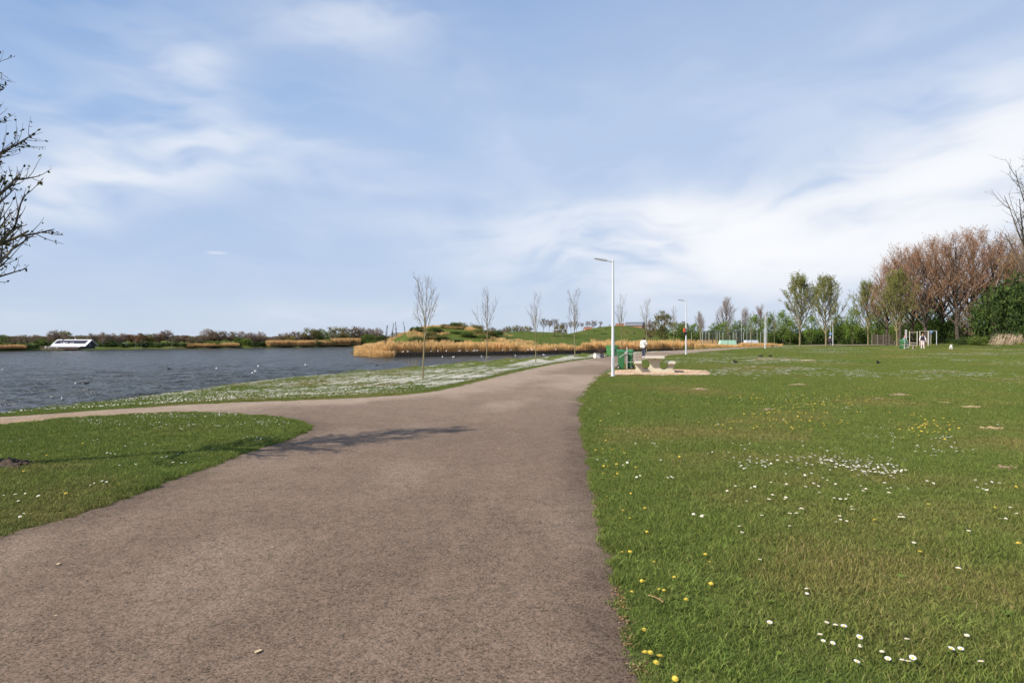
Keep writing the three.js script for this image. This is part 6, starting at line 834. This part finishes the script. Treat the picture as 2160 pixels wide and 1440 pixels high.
  // dandelions in the middle lawn
  patch(1720, 850, 190, 28, 130, dand, 1); patch(1640, 890, 170, 24, 60, dand, 1); patch(1950, 900, 90, 34, 60, dand, 1); patch(1850, 830, 260, 26, 40, dand, 1); patch(1560, 840, 120, 22, 30, dand, 1); patch(1300, 960, 60, 70, 16, dand, 1);
  // scattered over the lawn, thicker in drifts further off
  for (let i = 0; i < 150000; i++) { const z = -11 - 95 * Math.pow(R(), 0.8), x = 1 + R() * (0.82 * -z + 3), m = fbm(x * 0.16 + 3, z * 0.16, 4), far = smooth(12, 45, -z); if (!ok(x, z)) continue; const d = smooth(0.5, 0.66, m) * smooth(0.35, 0.6, fbm(x * 1.1, z * 1.1, 2)) * (0.03 + 0.5 * far) + 0.0035 * (1 - far) + 0.006 * far; if (R() < d) (far > 0.35 ? clumps : daisies).push([x, groundY(x, z), z, 1 + 0.35 * R(), R() * 6.28, 0.1 + 0.35 * R()]); else if (R() < 0.004 * smooth(0.45, 0.65, fbm(x * 0.2 + 90, z * 0.2, 3))) add(dand, x, z, 1.05); }
  // the white carpet on the bank
  const bank = [];
  for (let i = 0; i < 1000000; i++) { const z = -13 - 85 * Math.pow(R(), 0.75), x = -0.8 * -z + R() * (0.8 * -z + 0.36 * -z); if (!inside(x, z, bankSide)) continue; const s = pathSdf(x, z); if (s > -0.25 || inside(x, z, lake)) continue; const b = lineDist(x, z, brow), along = smooth(-13, 2, x), m = 0.55 * fbm(x * 0.45, z * 0.45 + 40, 4) + 0.45 * fbm(x * 1.9, z * 1.9, 3), near = smooth(4.5, 0.2, b); const d = along * (0.10 + 0.9 * smooth(0.40, 0.60, m + 0.16 * near + 0.06 * smooth(-3, -9, s))) + 0.10 * smooth(0.45, 0.65, m) + 0.12 * smooth(1.2, 0.2, b); if (R() < d * 1.0 * smooth(0.2, 1.0, -s)) bank.push([x, groundY(x, z), z, 1.15 + 0.35 * R(), R() * 6.28, 0.1 + 0.4 * R()]); }
  const by = (a, b) => Math.hypot(a[0], a[2]) - Math.hypot(b[0], b[2]);
  const inView = (p) => Math.abs(p[0]) < 0.79 * -p[2];
  const single = (list, name, label, label2, cat, heads, eyeG, stemG, headM, eyeM, small, group) => {
    list.sort(by); const seen = list.filter(inView), near = new Set(seen.slice(0, 290));
    let i = 0; for (const p of list) { if (!near.has(p)) continue; const left = p[0] < -3, lab = left ? label2 : label, grp = group + (left ? ' on the left lawn' : ' on the right lawn'); let o; if (i++ < 110) { o = thing(name, lab, cat, [p[0], p[1], p[2]], p[4], grp); part('petals', heads, headM, o); part('flower_centre', eyeG, eyeM, o); part('stem', stemG, stemM, o); } else o = solo(name, small, tinted, lab, cat, [p[0], p[1], p[2]], p[4], grp); o.scale.set(p[3], p[3] * (0.9 + 0.3 * hash2(i, 3)), p[3]); o.rotation.x = 0.55 * (hash2(i, 7) - 0.35); o.rotation.z = 0.6 * (hash2(i, 9) - 0.4); }
    return list.filter((p) => !near.has(p));
  };
  const inst = (l) => l.map((p) => ({ p: [p[0], p[1] - 0.005, p[2]], s: p[3], r: p[4], rx: p[5] * 0.6, rz: 0.25 * (p[5] - 0.2) }));
  const restD = single(daisies, 'daisy', 'white daisy open in the short grass of the right lawn', 'white daisy open in the short grass of the left lawn', 'daisy', daisyPetals, daisyEye, stem, white1, yolk, daisySmall, 'daisies');
  const restY = single(dand, 'dandelion', 'yellow dandelion flower in the short grass of the right lawn', 'yellow dandelion flower in the short grass of the left lawn', 'dandelion', dandHead, dandEye, dandStem, dandel, dandel, dandSmall, 'dandelions');
  const upright = (l) => l.map((p) => ({ p: [p[0], p[1] - 0.005, p[2]], s: p[3], r: p[4] }));
  instances('daisy_drift', clumpOf(6, 5), tinted, upright(clumps), 'clumps of white daisies over the far lawn');
  instances('daisy_drift', daisySmall, tinted, inst(restD), 'single white daisies scattered over the middle lawn');
  if (restY.length) instances('dandelion_drift', dandSmall, tinted, inst(restY), 'yellow dandelions scattered over the far lawn');
  instances('daisy_carpet', daisySmall, tinted, inst(bank.filter((p) => p[2] > -24)), 'white carpet of daisies on the near part of the lake bank');
  instances('daisy_carpet', clumpOf(3, 6), tinted, upright(bank.filter((p) => p[2] <= -24)), 'white carpet of daisies on the far part of the lake bank');
}
// fallen leaves and grit on the path, litter along its edge
{
  const R = rngOf(44), lf = new THREE.CircleGeometry(0.022, 7).rotateX(-Math.PI / 2).scale(1, 1, 0.55); { const p = lf.attributes.position; for (let i = 0; i < p.count; i++) p.setY(i, 0.004 + 0.25 * Math.abs(p.getZ(i))); lf.computeVertexNormals(); }
  const tanLeaf = mat(0.55, 0.42, 0.24, 0.9, { side: THREE.DoubleSide });
  for (const [px, py, s, label] of [[122, 1191, 1, 'pale fallen leaf on the path nearest the left lawn'], [544, 1376, 1.1, 'pale fallen leaf low in the middle of the path'], [574, 1155, 0.6, 'small pale leaf fragment on the middle of the path'], [1052, 946, 0.9, 'pale fallen leaf near the bend of the path'], [116, 1300, 0.5, 'tiny pale leaf fragment at the left of the path']]) { const p = groundAt(px, py), o = solo('fallen_leaf', lf, tanLeaf, label, 'leaf', [p[0], p[1] + 0.003, p[2]], R() * 6, 'fallen leaves on the path'); o.scale.setScalar(s); }
  const bits = []; for (let i = 0; i < 5000; i++) { const k = Math.floor(R() * (lawnEdge.length - 1)), a = lawnEdge[k], b = lawnEdge[k + 1], t = R(), x = lerp(a[0], b[0], t) + (R() + R() + 0.2 - 1) * 0.06, z = lerp(a[1], b[1], t); if (z > -2 || z < -26 || fbm(x * 2.2, z * 2.2, 3) < 0.58) continue; const c = R() < 0.6 ? [0.20, 0.10, 0.045] : [0.27, 0.19, 0.09], g = 0.7 + 0.6 * R(); bits.push({ p: [x, 0.006 + 0.012 * R(), z], s: [0.2 + 0.35 * R(), 0.5, 0.2 + 0.35 * R()], r: R() * 6, rx: (R() - 0.5), rz: (R() - 0.5), c: c.map((v) => v * g) }); }
  instances('leaf_litter', lf, mat(1, 1, 1, 0.95, { side: THREE.DoubleSide }), bits, 'brown dead leaf bits along the right edge of the path');
  const tw = groundAt(1383, 1278), q = thing('twig', 'thin brown twig lying in the grass beside the path', 'twig', [tw[0], tw[1] + 0.045, tw[2]], 0.5); part('stick', new THREE.TubeGeometry(new THREE.CatmullRomCurve3([V(0, 0, -0.07), V(0.008, 0.006, 0), V(0.004, 0.002, 0.07)]), 8, 0.0035, 5), mat(0.32, 0.2, 0.1, 0.9), q); part('side_shoot', rod([0.006, 0.004, 0.01], [0.024, 0.012, 0.04], 0.002, 0.0015, 5), mat(0.32, 0.2, 0.1, 0.9), q);
}
scene.traverse((o) => { if (o.isMesh) { o.castShadow = true; o.receiveShadow = true; } });
renderer.render(scene, camera);
